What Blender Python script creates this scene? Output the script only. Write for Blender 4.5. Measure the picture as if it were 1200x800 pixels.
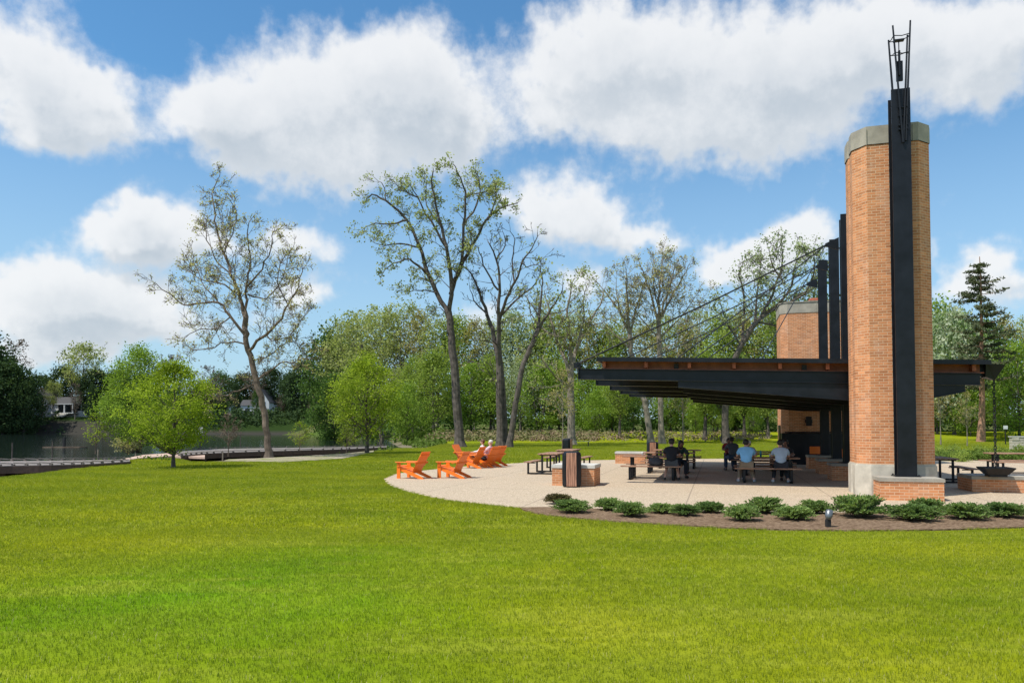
import bpy, math, random
from mathutils import Vector, Matrix

for o in list(bpy.data.objects): bpy.data.objects.remove(o)
SC = bpy.context.scene
COL = SC.collection
PI = math.pi
R = math.radians

# ------------------------------------------------------------------ camera
F, EYE, PITCH, HOR = 867.0, 1.72, R(2.0), 500.0      # focal length in px of a 1200 px wide frame
CY = HOR - F * math.tan(PITCH)
cam = bpy.data.cameras.new('camera'); camo = bpy.data.objects.new('camera', cam); COL.objects.link(camo)
camo.location = (0, 0, EYE); camo.rotation_euler = (PI/2 + PITCH, 0, 0)
cam.sensor_width = 36.0; cam.lens = 36.0 * F / 1200.0
cam.shift_y = (CY - 400.0) / 1200.0
cam.clip_start = 0.1; cam.clip_end = 5000
SC.camera = camo

# ------------------------------------------------------------------ sun, exposure
SUNL = Vector((0.50, 0.30, -1.0)).normalized()          # direction the light travels
sun = bpy.data.lights.new('sun', 'SUN'); suno = bpy.data.objects.new('sun', sun); COL.objects.link(suno)
sun.energy = 4.2; sun.angle = R(0.53); sun.color = (1.0, 0.955, 0.88)
suno.rotation_euler = SUNL.to_track_quat('-Z', 'Y').to_euler()
SC.view_settings.view_transform = 'Standard'; SC.view_settings.look = 'None'
SC.view_settings.exposure = 0.36; SC.view_settings.gamma = 1.0; SC.view_settings.use_curve_mapping = False
SC.render.engine = 'CYCLES'
SC.cycles.max_bounces = 6; SC.cycles.diffuse_bounces = 3; SC.cycles.glossy_bounces = 2
SC.cycles.transmission_bounces = 3; SC.cycles.transparent_max_bounces = 4
SC.cycles.use_denoising = True
SC.cycles.sample_clamp_indirect = 4

# ------------------------------------------------------------------ node helpers
class NT:
    def __init__(s, tree):
        s.t = tree; s.n = tree.nodes; s.l = tree.links
    def new(s, typ, **kw):
        n = s.n.new(typ)
        for k, v in kw.items():
            setattr(n, k, v)
        return n
    def put(s, sock, v):
        if isinstance(v, bpy.types.NodeSocket): s.l.new(v, sock)
        elif v is not None: sock.default_value = v
    def math(s, op, a, b=None, c=None, clamp=False):
        n = s.new('ShaderNodeMath', operation=op, use_clamp=clamp)
        s.put(n.inputs[0], a); s.put(n.inputs[1], b); s.put(n.inputs[2], c)
        return n.outputs[0]
    def vmath(s, op, a, b=None):
        n = s.new('ShaderNodeVectorMath', operation=op)
        s.put(n.inputs[0], a); s.put(n.inputs[1], b)
        return n.outputs[0]
    def mix(s, f, a, b, blend='MIX'):
        n = s.new('ShaderNodeMix', data_type='RGBA', blend_type=blend)
        s.put(n.inputs[0], f); s.put(n.inputs[6], a); s.put(n.inputs[7], b)
        return n.outputs[2]
    def mr(s, v, a, b, c=0.0, d=1.0, smooth=False):
        n = s.new('ShaderNodeMapRange'); n.interpolation_type = 'SMOOTHSTEP' if smooth else 'LINEAR'
        s.put(n.inputs[0], v); s.put(n.inputs[1], a); s.put(n.inputs[2], b); s.put(n.inputs[3], c); s.put(n.inputs[4], d)
        return n.outputs[0]
    def noise(s, vec, scale, detail=3, rough=0.55, dist=0.0):
        n = s.new('ShaderNodeTexNoise')
        s.put(n.inputs['Vector'], vec); n.inputs['Scale'].default_value = scale
        n.inputs['Detail'].default_value = detail; n.inputs['Roughness'].default_value = rough
        n.inputs['Distortion'].default_value = dist
        return n.outputs
def noise2(s, vec, scale, detail=3, rough=0.55):
    n = s.new('ShaderNodeTexNoise', noise_dimensions='2D')
    s.put(n.inputs['Vector'], vec); n.inputs['Scale'].default_value = scale
    n.inputs['Detail'].default_value = detail; n.inputs['Roughness'].default_value = rough
    return n.outputs
NT.noise2 = noise2
def C4(c): return (c[0], c[1], c[2], 1.0)

# ------------------------------------------------------------------ world: daylight sky with cumulus
world = bpy.data.worlds.new('World'); SC.world = world; world.use_nodes = True
W = NT(world.node_tree); W.n.clear()
sky = W.new('ShaderNodeTexSky', sky_type='NISHITA'); sky.sun_disc = False
sky.sun_elevation = math.asin(-SUNL.z); sky.sun_rotation = math.atan2(-SUNL.x, -SUNL.y)
sky.air_density = 1.15; sky.dust_density = 0.35; sky.ozone_density = 2.5; sky.altitude = 200
def azel(x, y):      # direction of a point of the cloudscape
    d = Vector((x - 600, F, 0)) + Vector((0, 0, HOR - y))
    return math.atan2(d.x, d.y), math.atan2(d.z, math.hypot(d.x, d.y))
BLOBS = [(10,45,80,70,1),(40,100,70,60,.9),(112,128,58,50,1),(60,150,60,36,.8),
 (255,120,58,42,.9),(330,125,90,60,1),(430,85,95,62,1),(500,110,75,75,1),(540,150,45,50,.8),(340,190,90,34,.9),(430,165,95,50,.9),(250,160,50,34,.6),
 (660,65,75,75,1),(740,60,95,75,1),(860,75,120,85,1),(980,80,110,72,1),(1090,45,120,60,1),(900,160,90,36,.7),(820,150,80,40,.8),(1165,105,60,40,.8),(1190,40,60,50,.8),(650,140,42,34,.6),(740,150,60,36,.7),
 (140,262,42,30,.9),(190,262,52,34,1),(170,285,80,28,.9),(255,285,40,26,.7),(370,292,46,28,.8),(325,270,34,20,.5),
 (20,330,90,38,1),(85,345,85,34,1),(155,348,60,32,1),(60,380,110,30,.8),(180,378,60,22,.7),(100,400,60,12,.9),(345,350,40,24,.7),(290,385,70,22,.6),(30,412,120,16,.6),(380,345,26,20,.5),
 (655,235,58,42,1),(700,255,50,34,.9),(755,275,46,20,.9),(625,262,36,32,.7),(665,328,44,24,1),(560,372,60,24,.6),(800,282,24,10,.5),
 (955,275,46,30,1),(915,292,56,30,1),(875,315,48,26,.9),(840,330,30,16,.5),
 (1180,290,28,18,.9),(1140,318,44,28,.8),(1195,330,40,26,.8),(1105,288,14,20,.4),(1110,335,40,20,.6)]
grp = bpy.data.node_groups.new('cloud_field', 'ShaderNodeTree')
grp.interface.new_socket('Vector', in_out='INPUT', socket_type='NodeSocketVector')
grp.interface.new_socket('Density', in_out='OUTPUT', socket_type='NodeSocketFloat')
G = NT(grp)
gi = G.new('NodeGroupInput'); go = G.new('NodeGroupOutput')
nz = G.noise2(gi.outputs[0], 7.0, 3, 0.55)[1]
off = G.vmath('MULTIPLY', G.vmath('SUBTRACT', nz, (0.5, 0.5, 0.5)), (0.085, 0.065, 0.0))
nz2 = G.noise2(gi.outputs[0], 34.0, 2, 0.6)[1]
off2 = G.vmath('MULTIPLY', G.vmath('SUBTRACT', nz2, (0.5, 0.5, 0.5)), (0.035, 0.028, 0.0))
pv = G.vmath('ADD', G.vmath('ADD', gi.outputs[0], off), off2)
acc = None
for bx, by, rx, ry, w in BLOBS:
    a, e = azel(bx, by)
    a2 = azel(bx + rx, by)[0] - azel(bx - rx, by)[0]; e2 = azel(bx, by - ry)[1] - azel(bx, by + ry)[1]
    q = G.new('ShaderNodeVectorMath', operation='MULTIPLY_ADD'); G.l.new(pv, q.inputs[0])
    q.inputs[1].default_value = (2 / a2, 2 / e2, 0); q.inputs[2].default_value = (-2 * a / a2, -2 * e / e2, 0)
    ln = G.new('ShaderNodeVectorMath', operation='DOT_PRODUCT'); G.l.new(q.outputs[0], ln.inputs[0]); G.l.new(q.outputs[0], ln.inputs[1])
    acc = G.math('MULTIPLY_ADD', G.math('POWER', math.exp(-1.1), ln.outputs['Value']), float(w), 0.0 if acc is None else acc)
# clouds elsewhere round the sky
sx = G.new('ShaderNodeSeparateXYZ'); G.l.new(gi.outputs[0], sx.inputs[0])
back = G.mr(G.math('ABSOLUTE', sx.outputs[0]), 0.75, 1.0)
topm = G.mr(sx.outputs[1], 0.56, 0.75)
oth = G.mr(G.noise2(gi.outputs[0], 3.0, 2, 0.5)[0], 0.47, 0.62)
acc = G.math('ADD', acc, G.math('MULTIPLY', oth, G.math('MAXIMUM', back, topm)))
vz = G.new('ShaderNodeTexVoronoi', voronoi_dimensions='2D', feature='F1'); vz.inputs['Scale'].default_value = 11.0; vz.inputs['Detail'].default_value = 2.0
vz.inputs['Roughness'].default_value = 0.6; vz.inputs['Lacunarity'].default_value = 2.4; vz.normalize = True
G.l.new(G.vmath('MULTIPLY', pv, (1.0, 1.5, 1.0)), vz.inputs['Vector'])
f1 = G.noise2(gi.outputs[0], 22.0, 6, 0.66)[0]; f2 = G.noise2(gi.outputs[0], 7.0, 3, 0.6)[0]
acc = G.math('ADD', acc, G.math('MULTIPLY', G.math('SUBTRACT', 0.36, vz.outputs['Distance']), 0.42))
acc = G.math('ADD', acc, G.math('MULTIPLY', G.math('SUBTRACT', f1, 0.5), 0.80))
acc = G.math('ADD', acc, G.math('MULTIPLY', G.math('SUBTRACT', f2, 0.5), 0.75))
G.l.new(acc, go.inputs[0])
tc = W.new('ShaderNodeTexCoord'); sp = W.new('ShaderNodeSeparateXYZ'); W.l.new(tc.outputs['Generated'], sp.inputs[0])
az = W.math('ARCTAN2', sp.outputs[0], sp.outputs[1]); el = W.math('ARCSINE', sp.outputs[2])
cb = W.new('ShaderNodeCombineXYZ'); W.l.new(az, cb.inputs[0]); W.l.new(el, cb.inputs[1])
def field(v):
    n = W.new('ShaderNodeGroup'); n.node_tree = grp; W.l.new(v, n.inputs[0]); return n.outputs[0]
d0 = field(cb.outputs[0])
dup_ = field(W.vmath('ADD', cb.outputs[0], (-0.016, 0.034, 0)))
cov = W.mr(d0, 0.22, 1.02, smooth=True)
dens = W.mr(W.math('ADD', W.math('MULTIPLY', dup_, 0.55), W.math('MULTIPLY', d0, 0.45)), 0.6, 2.3, smooth=True)
side = W.mr(W.math('SUBTRACT', dup_, d0), -0.35, 0.45, 0.0, 1.0, True)          # billows turned from the sun
shade = W.math('ADD', W.math('MULTIPLY', dens, 0.62), W.math('MULTIPLY', side, 0.36), clamp=True)
ccol = W.mix(shade, (0.95, 0.96, 0.97, 1), (0.50, 0.575, 0.65, 1))
hz = W.mr(el, 0.0, 0.42, 0.82, 0.0)
CLOUD_GAIN = 6.9
skyc = W.mix(1.0, sky.outputs[0], (0.60, 0.98, 1.13, 1), 'MULTIPLY')
skyc = W.mix(hz, skyc, (3.6, 4.7, 5.8, 1))
cc = W.vmath('MULTIPLY', ccol, (CLOUD_GAIN,) * 3)
allc = W.mix(W.math('MULTIPLY', cov, 0.93), skyc, cc)
bg = W.new('ShaderNodeBackground'); bg.inputs[1].default_value = 0.11
W.l.new(allc, bg.inputs[0])
wo = W.new('ShaderNodeOutputWorld'); W.l.new(bg.outputs[0], wo.inputs[0])
world.cycles.sampling_method = 'MANUAL'; world.cycles.sample_map_resolution = 512

# ------------------------------------------------------------------ photo geometry -> world
def ray(x, y):
    cp, sp_ = math.cos(PITCH), math.sin(PITCH)
    v = CY - y
    return Vector((x - 600, F * cp - v * sp_, F * sp_ + v * cp))
def P(x, y, z=0.0):
    d = ray(x, y); t = (z - EYE) / d.z
    return Vector((d.x * t, d.y * t, z))
def PD(x, y, D):
    d = ray(x, y); t = D / d.y
    return Vector((d.x * t, D, EYE + d.z * t))

# ------------------------------------------------------------------ object helpers
def tag(o, label=None, cat=None, group=None, kind=None):
    if label: o['label'] = label
    if cat: o['category'] = cat
    if group: o['group'] = group
    if kind: o['kind'] = kind
    return o
def thing(name, label, cat, loc=(0, 0, 0), rz=0.0, group=None):
    o = bpy.data.objects.new(name, None); COL.objects.link(o)
    o.empty_display_size = 0.2
    o.location = loc; o.rotation_euler = (0, 0, rz)
    return tag(o, label, cat, group)
CHILD = {}
def copy_tree(o, parent=None, label=None, group=None):
    c = o.copy(); COL.objects.link(c); c.parent = parent
    if label: c['label'] = label
    if group: c['group'] = group
    for ch in CHILD.get(o.name, []):
        d = copy_tree(ch, c)
        CHILD.setdefault(c.name, []).append(d)
    return c
class MB:
    def __init__(s):
        s.v = []; s.f = []; s.m = []; s.uv = []; s.has_uv = False
    def add(s, vs, fs, mi=0, M=None, uvs=None):
        b = len(s.v)
        if M is not None: vs = [M @ Vector(v) for v in vs]
        s.v.extend([tuple(v) for v in vs])
        for k, f in enumerate(fs):
            s.f.append(tuple(b + i for i in f)); s.m.append(mi)
            if uvs: s.uv.append(uvs[k]); s.has_uv = True
            else: s.uv.append([(0, 0)] * len(f))
        return s
    def box(s, c, d, M=None, mi=0, bev=0.0, rz=0.0):
        hx, hy, hz = d[0] / 2, d[1] / 2, d[2] / 2
        T = Matrix.Translation(c) @ Matrix.Rotation(rz, 4, 'Z')
        if M is not None: T = M @ T
        if bev <= 0:
            vs = [(-hx,-hy,-hz),(hx,-hy,-hz),(hx,hy,-hz),(-hx,hy,-hz),(-hx,-hy,hz),(hx,-hy,hz),(hx,hy,hz),(-hx,hy,hz)]
            fs = [(0,3,2,1),(4,5,6,7),(0,1,5,4),(1,2,6,5),(2,3,7,6),(3,0,4,7)]
            return s.add(vs, fs, mi, T)
        b = min(bev, hx * .9, hy * .9, hz * .9)
        vs = []; idx = {}
        for sx_ in (-1, 1):
            for sy_ in (-1, 1):
                for sz_ in (-1, 1):
                    for ax in range(3):
                        p = [sx_ * (hx - (b if ax != 0 else 0)), sy_ * (hy - (b if ax != 1 else 0)), sz_ * (hz - (b if ax != 2 else 0))]
                        idx[(sx_, sy_, sz_, ax)] = len(vs); vs.append(p)
        I = lambda *a: idx[a]
        fs = []
        for q in (-1, 1):
            fs.append([I(q,-1,-1,0), I(q,1,-1,0), I(q,1,1,0), I(q,-1,1,0)][::q])
            fs.append([I(-1,q,-1,1), I(1,q,-1,1), I(1,q,1,1), I(-1,q,1,1)][::-q])
            fs.append([I(-1,-1,q,2), I(1,-1,q,2), I(1,1,q,2), I(-1,1,q,2)][::q])
        for a in (-1, 1):
            for c_ in (-1, 1):
                fs.append([I(a,c_,-1,0), I(a,c_,1,0), I(a,c_,1,1), I(a,c_,-1,1)][::-a*c_])
                fs.append([I(a,-1,c_,0), I(a,1,c_,0), I(a,1,c_,2), I(a,-1,c_,2)][::a*c_])
                fs.append([I(-1,a,c_,1), I(1,a,c_,1), I(1,a,c_,2), I(-1,a,c_,2)][::-a*c_])
                for e in (-1, 1):
                    fs.append([I(a,c_,e,0), I(a,c_,e,1), I(a,c_,e,2)][::a*c_*e])
        return s.add(vs, fs, mi, T)
    def bar(s, a, b, w, h, M=None, mi=0, bev=0.0):      # box between two points, w across, h upwards
        a = Vector(a); b = Vector(b); d = b - a; L = d.length
        q = d.to_track_quat('Y', 'Z').to_matrix().to_4x4()
        T = Matrix.Translation((a + b) / 2) @ q
        if M is not None: T = M @ T
        return s.box((0, 0, 0), (w, L, h), T, mi, bev)
    def prism(s, poly, z0, z1, M=None, mi=0, top=True, bot=False, per=None, u0=0.0):
        n = len(poly); vs = [(p[0], p[1], z0) for p in poly] + [(p[0], p[1], z1) for p in poly]
        fs = []; uvs = []; u = u0
        for i in range(n):
            j = (i + 1) % n
            L = math.hypot(poly[j][0] - poly[i][0], poly[j][1] - poly[i][1])
            fs.append((i, j, n + j, n + i)); uvs.append([(u, z0), (u + L, z0), (u + L, z1), (u, z1)]); u += L
        if top: fs.append(tuple(range(n, 2 * n))); uvs.append([(p[0], p[1]) for p in poly])
        if bot: fs.append(tuple(range(n - 1, -1, -1))); uvs.append([(p[0], p[1]) for p in reversed(poly)])
        return s.add(vs, fs, mi, M, uvs)
    def tube(s, pts, rad, n=6, mi=0, caps=True, M=None):
        pts = [Vector(p) for p in pts]
        if not hasattr(rad, '__len__'): rad = [rad] * len(pts)
        vs = []; fs = []
        up = None
        for i, p in enumerate(pts):
            t = (pts[min(i + 1, len(pts) - 1)] - pts[max(i - 1, 0)])
            if t.length < 1e-9: t = Vector((0, 0, 1))
            t.normalize()
            if up is None:
                up = t.orthogonal().normalized()
            else:
                up = (up - t * up.dot(t))
                up = up.normalized() if up.length > 1e-6 else t.orthogonal().normalized()
            bi = t.cross(up)
            for k in range(n):
                a = 2 * PI * k / n
                vs.append(p + (up * math.cos(a) + bi * math.sin(a)) * rad[i])
        for i in range(len(pts) - 1):
            for k in range(n):
                k2 = (k + 1) % n
                fs.append((i*n + k, i*n + k2, (i+1)*n + k2, (i+1)*n + k))
        if caps:
            fs.append(tuple(range(n - 1, -1, -1))); fs.append(tuple((len(pts)-1)*n + k for k in range(n)))
        return s.add(vs, fs, mi, M)
    def lathe(s, prof, n=20, M=None, mi=0):
        vs = []; fs = []
        for r, z in prof:
            for k in range(n):
                a = 2 * PI * k / n; vs.append((r * math.cos(a), r * math.sin(a), z))
        for i in range(len(prof) - 1):
            for k in range(n):
                k2 = (k + 1) % n; fs.append((i*n + k, i*n + k2, (i+1)*n + k2, (i+1)*n + k))
        fs.append(tuple(range(n - 1, -1, -1))); fs.append(tuple((len(prof)-1)*n + k for k in range(n)))
        return s.add(vs, fs, mi, M)
    def build(s, name, mats, parent=None, smooth=False, loc=None, label=None):
        me = bpy.data.meshes.new(name); me.from_pydata(s.v, [], s.f)
        if not isinstance(mats, (list, tuple)): mats = [mats]
        for m in mats: me.materials.append(m)
        if any(s.m): me.polygons.foreach_set('material_index', s.m)
        if s.has_uv:
            ul = me.uv_layers.new(name='UVMap'); flat = []
            for u in s.uv:
                for a in u: flat.extend(a)
            ul.data.foreach_set('uv', flat)
        if smooth: me.polygons.foreach_set('use_smooth', [True] * len(s.f))
        me.update()
        o = bpy.data.objects.new(name, me); COL.objects.link(o)
        if parent is not None:
            o.parent = parent; CHILD.setdefault(parent.name, []).append(o)
        if loc is not None: o.location = loc
        if label: o['label'] = label
        return o

# ------------------------------------------------------------------ materials
MATS = {}
def base_mat(name):
    m = bpy.data.materials.new(name); m.use_nodes = True; t = NT(m.node_tree); t.n.clear()
    out = t.new('ShaderNodeOutputMaterial'); MATS[name] = m
    return m, t, out
def pbr(name, col, rough=0.6, metal=0.0, var=0.15, vscale=8.0, bump=0.0, bscale=60.0, spec=0.5, hue=None):
    m, t, out = base_mat(name)
    b = t.new('ShaderNodeBsdfPrincipled'); t.l.new(b.outputs[0], out.inputs[0])
    tc = t.new('ShaderNodeTexCoord'); v = tc.outputs['Object']
    n = t.noise(v, vscale, 4, 0.6)[0]
    f = t.mr(n, 0.3, 0.7)
    c2 = hue if hue else tuple(c * (1 - 2 * var) for c in col)
    c = t.mix(f, C4(c2), C4(tuple(min(1, c * (1 + var * .6)) for c in col)))
    t.l.new(c, b.inputs['Base Color'])
    b.inputs['Roughness'].default_value = rough; b.inputs['Metallic'].default_value = metal
    b.inputs['Specular IOR Level'].default_value = spec
    if bump:
        bp = t.new('ShaderNodeBump'); bp.inputs['Strength'].default_value = bump; bp.inputs['Distance'].default_value = 0.01
        t.l.new(t.noise(v, bscale, 4, 0.6)[0], bp.inputs['Height']); t.l.new(bp.outputs[0], b.inputs['Normal'])
    return m
def leafmat(name, c1, c2, trans=0.35, c3=None):
    m, t, out = base_mat(name)
    ge = t.new('ShaderNodeNewGeometry')
    ri = ge.outputs['Random Per Island']
    c = t.mix(ri, C4(c1), C4(c2))
    nz_ = t.noise(ge.outputs['Position'], 0.9, 2, 0.5)[0]
    c = t.mix(t.mr(nz_, 0.35, 0.65), c, C4(c3 if c3 else tuple(a * .75 for a in c1)))
    d = t.new('ShaderNodeBsdfDiffuse'); tr = t.new('ShaderNodeBsdfTranslucent')
    t.l.new(c, d.inputs[0])
    t.l.new(t.mix(1.0, c, (1.15, 1.25, 0.6, 1), 'MULTIPLY'), tr.inputs[0])
    mx = t.new('ShaderNodeMixShader'); mx.inputs[0].default_value = trans
    t.l.new(d.outputs[0], mx.inputs[1]); t.l.new(tr.outputs[0], mx.inputs[2])
    t.l.new(mx.outputs[0], out.inputs[0])
    return m
def brickmat(name, cA, cB, mortar, relief=0.6):
    m, t, out = base_mat(name)
    b = t.new('ShaderNodeBsdfPrincipled'); t.l.new(b.outputs[0], out.inputs[0])
    uv = t.new('ShaderNodeUVMap')
    br = t.new('ShaderNodeTexBrick'); t.l.new(uv.outputs[0], br.inputs['Vector'])
    br.offset = 0.5; br.inputs['Scale'].default_value = 1.0
    br.inputs['Brick Width'].default_value = 0.2030; br.inputs['Row Height'].default_value = 0.0677
    br.inputs['Mortar Size'].default_value = 0.0062; br.inputs['Mortar Smooth'].default_value = 0.15
    br.inputs['Bias'].default_value = 0.0
    br.inputs['Color1'].default_value = C4(cA); br.inputs['Color2'].default_value = C4(cB); br.inputs['Mortar'].default_value = C4(mortar)
    # a second, coarser variation brick by brick
    mp = t.new('ShaderNodeVectorMath', operation='MULTIPLY'); t.l.new(uv.outputs[0], mp.inputs[0]); mp.inputs[1].default_value = (1/0.203, 1/0.0677, 1)
    fl = t.new('ShaderNodeVectorMath', operation='FLOOR'); t.l.new(mp.outputs[0], fl.inputs[0])
    wn = t.new('ShaderNodeTexWhiteNoise', noise_dimensions='2D'); t.l.new(fl.outputs[0], wn.inputs[0])
    dark = t.mr(wn.outputs[0], 0.0, 1.0, 0.78, 1.12)
    sc_ = t.new('ShaderNodeCombineXYZ')
    for i in range(3): t.l.new(dark, sc_.inputs[i])
    c = t.mix(t.math('SUBTRACT', 1.0, br.outputs['Fac']), br.outputs['Color'], t.mix(1.0, br.outputs['Color'], sc_.outputs[0], 'MULTIPLY'))
    st = t.noise(t.vmath('MULTIPLY', uv.outputs[0], (1.6, 0.7, 1)), 1.1, 6, 0.72)[0]
    c = t.mix(t.mr(st, 0.50, 0.78, 0, 0.42), c, C4((0.62, 0.50, 0.40)))
    t.l.new(c, b.inputs['Base Color']); b.inputs['Roughness'].default_value = 0.85
    b.inputs['Specular IOR Level'].default_value = 0.2
    bp = t.new('ShaderNodeBump'); bp.inputs['Strength'].default_value = relief; bp.inputs['Distance'].default_value = 0.02
    h = t.math('MULTIPLY', t.math('SUBTRACT', 1.0, br.outputs['Fac']), t.mr(wn.outputs[0], 0, 1, 0.5, 1.0))
    t.l.new(h, bp.inputs['Height']); t.l.new(bp.outputs[0], b.inputs['Normal'])
    return m
M_brick = brickmat('buff_brick', (0.63, 0.272, 0.122), (0.49, 0.192, 0.082), (0.66, 0.46, 0.30), 0.5)
M_stone = pbr('limestone', (0.56, 0.51, 0.42), 0.8, var=0.2, vscale=2.2, bump=0.3, bscale=30)
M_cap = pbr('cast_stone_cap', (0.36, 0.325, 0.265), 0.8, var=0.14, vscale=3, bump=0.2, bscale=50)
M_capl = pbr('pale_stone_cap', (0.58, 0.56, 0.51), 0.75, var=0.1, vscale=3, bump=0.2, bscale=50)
M_black = pbr('black_steel', (0.009, 0.0105, 0.0145), 0.38, var=0.35, vscale=2.5, spec=0.32, bump=0.06, bscale=9)
M_blackm = pbr('matt_black', (0.012, 0.012, 0.013), 0.7, var=0.2)
M_cable = pbr('cable_steel', (0.03, 0.032, 0.035), 0.45, metal=0.3)
M_cedar = pbr('stained_cedar', (0.36, 0.105, 0.04), 0.6, var=0.2, vscale=5)
M_orange = pbr('orange_lumber', (0.85, 0.185, 0.012), 0.42, var=0.05, vscale=2)
M_flue = pbr('clay_flue', (0.50, 0.14, 0.08), 0.8)
def woodslat(name, c1, c2, scale=(1, 1, 1), rough=0.7):
    m, t, out = base_mat(name)
    b = t.new('ShaderNodeBsdfPrincipled'); t.l.new(b.outputs[0], out.inputs[0])
    tc = t.new('ShaderNodeTexCoord')
    v = t.vmath('MULTIPLY', tc.outputs['Object'], scale)
    n = t.noise(v, 1.0, 4, 0.65)[0]
    c = t.mix(t.mr(n, 0.33, 0.67), C4(c1), C4(c2)); t.l.new(c, b.inputs['Base Color']); b.inputs['Roughness'].default_value = rough
    return m
M_ipe = woodslat('table_wood', (0.16, 0.075, 0.045), (0.46, 0.27, 0.17), (3, 30, 30))
M_canwood = woodslat('bin_wood', (0.10, 0.045, 0.028), (0.58, 0.30, 0.19), (36, 36, 1.6))
M_deck = woodslat('deck_boards', (0.12, 0.10, 0.088), (0.26, 0.22, 0.185), (2, 14, 4))
M_deckside = pbr('deck_fascia', (0.085, 0.052, 0.038), 0.7, var=0.2)
M_bark = pbr('dark_bark', (0.115, 0.095, 0.08), 0.95, var=0.35, vscale=3, bump=0.8, bscale=9)
M_barkp = pbr('pale_bark', (0.26, 0.22, 0.17), 0.95, var=0.3, vscale=2.5, bump=0.5, bscale=9)
M_barkb = pbr('brown_bark', (0.175, 0.13, 0.095), 0.95, var=0.3, vscale=3, bump=0.6, bscale=9)
M_barkpine = pbr('pine_bark', (0.34, 0.19, 0.12), 0.95, var=0.25, vscale=3, bump=0.5, bscale=9)
M_white = pbr('white_siding', (0.62, 0.64, 0.66), 0.6, var=0.05)
M_roofd = pbr('dark_shingle', (0.06, 0.06, 0.065), 0.8)
M_win = pbr('dark_window', (0.02, 0.025, 0.03), 0.15, var=0.1)
M_brickred = pbr('red_brick_far', (0.22, 0.08, 0.05), 0.9)
M_signw = pbr('sign_face', (0.66, 0.67, 0.68), 0.5, var=0.05)
M_grey = pbr('grey_metal', (0.20, 0.21, 0.22), 0.35, metal=0.6)
L_spring = leafmat('leaf_spring', (0.27, 0.36, 0.035), (0.42, 0.50, 0.075), 0.48)
L_bright = leafmat('leaf_bright', (0.21, 0.31, 0.05), (0.32, 0.44, 0.08), 0.45)
L_mid = leafmat('leaf_mid', (0.25, 0.33, 0.07), (0.39, 0.47, 0.12), 0.42)
L_olive = leafmat('leaf_olive', (0.33, 0.37, 0.13), (0.50, 0.53, 0.22), 0.4)
L_rust = leafmat('leaf_rust', (0.36, 0.31, 0.13), (0.48, 0.43, 0.18), 0.4)
L_sage = leafmat('leaf_sage', (0.30, 0.36, 0.19), (0.48, 0.52, 0.32), 0.4)
L_cloudshade = leafmat('leaf_cloud_shaded', (0.05, 0.085, 0.036), (0.09, 0.135, 0.055), 0.25)  # leaf colour darkened to carry the cloud shadow on the far shore
L_deep = leafmat('leaf_deep', (0.085, 0.15, 0.04), (0.14, 0.22, 0.06), 0.35)
L_pine = leafmat('needle_pine', (0.085, 0.105, 0.055), (0.15, 0.165, 0.09), 0.15)
L_jun = leafmat('needle_juniper', (0.17, 0.26, 0.075), (0.34, 0.43, 0.15), 0.35, (0.12, 0.19, 0.06))
L_junb = leafmat('needle_juniper_brown', (0.12, 0.10, 0.04), (0.15, 0.17, 0.06), 0.2, (0.10, 0.07, 0.04))
L_bud = leafmat('leaf_bud', (0.46, 0.42, 0.20), (0.62, 0.56, 0.30), 0.45, (0.38, 0.37, 0.17))
L_white = leafmat('leaf_blossom', (0.42, 0.47, 0.33), (0.60, 0.62, 0.50), 0.3, (0.16, 0.24, 0.08))
L_twig = leafmat('twig_brown', (0.16, 0.12, 0.09), (0.24, 0.18, 0.13), 0.1)
L_pinkbr = leafmat('dry_cover', (0.19, 0.125, 0.085), (0.29, 0.21, 0.14), 0.1, (0.15, 0.17, 0.06))
L_cover = leafmat('green_cover', (0.10, 0.16, 0.03), (0.17, 0.23, 0.06), 0.3)

# ================================================================== THE GROUND
TH = R(15.5)
RV = Vector((math.cos(TH), -math.sin(TH), 0)); DV = Vector((math.sin(TH), math.cos(TH), 0))   # along the canopy eave / away from the camera
def inpoly(x, y, poly):
    c = False; n = len(poly); j = n - 1
    for i in range(n):
        xi, yi = poly[i]; xj, yj = poly[j]
        if (yi > y) != (yj > y) and x < (xj - xi) * (y - yi) / (yj - yi) + xi: c = not c
        j = i
    return c
def pdist(x, y, poly, closed=True):
    best = 1e9; n = len(poly)
    for i in range(n if closed else n - 1):
        ax, ay = poly[i]; bx, by = poly[(i + 1) % n]
        dx, dy = bx - ax, by - ay; L = dx*dx + dy*dy
        t = max(0, min(1, ((x - ax)*dx + (y - ay)*dy) / L)) if L else 0
        d = math.hypot(x - ax - t*dx, y - ay - t*dy)
        if d < best: best = d
    return best
WZ = -0.6
LAKE = [(-400, 34), (-42, 37), (-27, 41), (-22.5, 56), (-17, 60), (-8.5, 62.5), (-8, 68), (-13, 90), (-21, 130), (-32, 165), (-48, 200), (-72, 226), (-140, 236), (-280, 240), (-420, 240)]
def sstep(a, b, x):
    t = max(0.0, min(1.0, (x - a) / (b - a))); return t * t * (3 - 2 * t)
LEDGE = [P(*q).xy[:] for q in [(-260, 590), (-120, 574), (0, 559.5), (60, 553), (110, 546), (150, 538), (205, 536.5), (225, 541), (330, 541), (400, 537), (440, 529)]] + [(-9.2, 62.0)]
LAWNPOLY = [(-60, -20)] + [(-60, 20)] + LEDGE[0:] + [(-8, 68), (-9, 76), (0, 77), (60, 84), (90, 84), (90, -20)]
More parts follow.
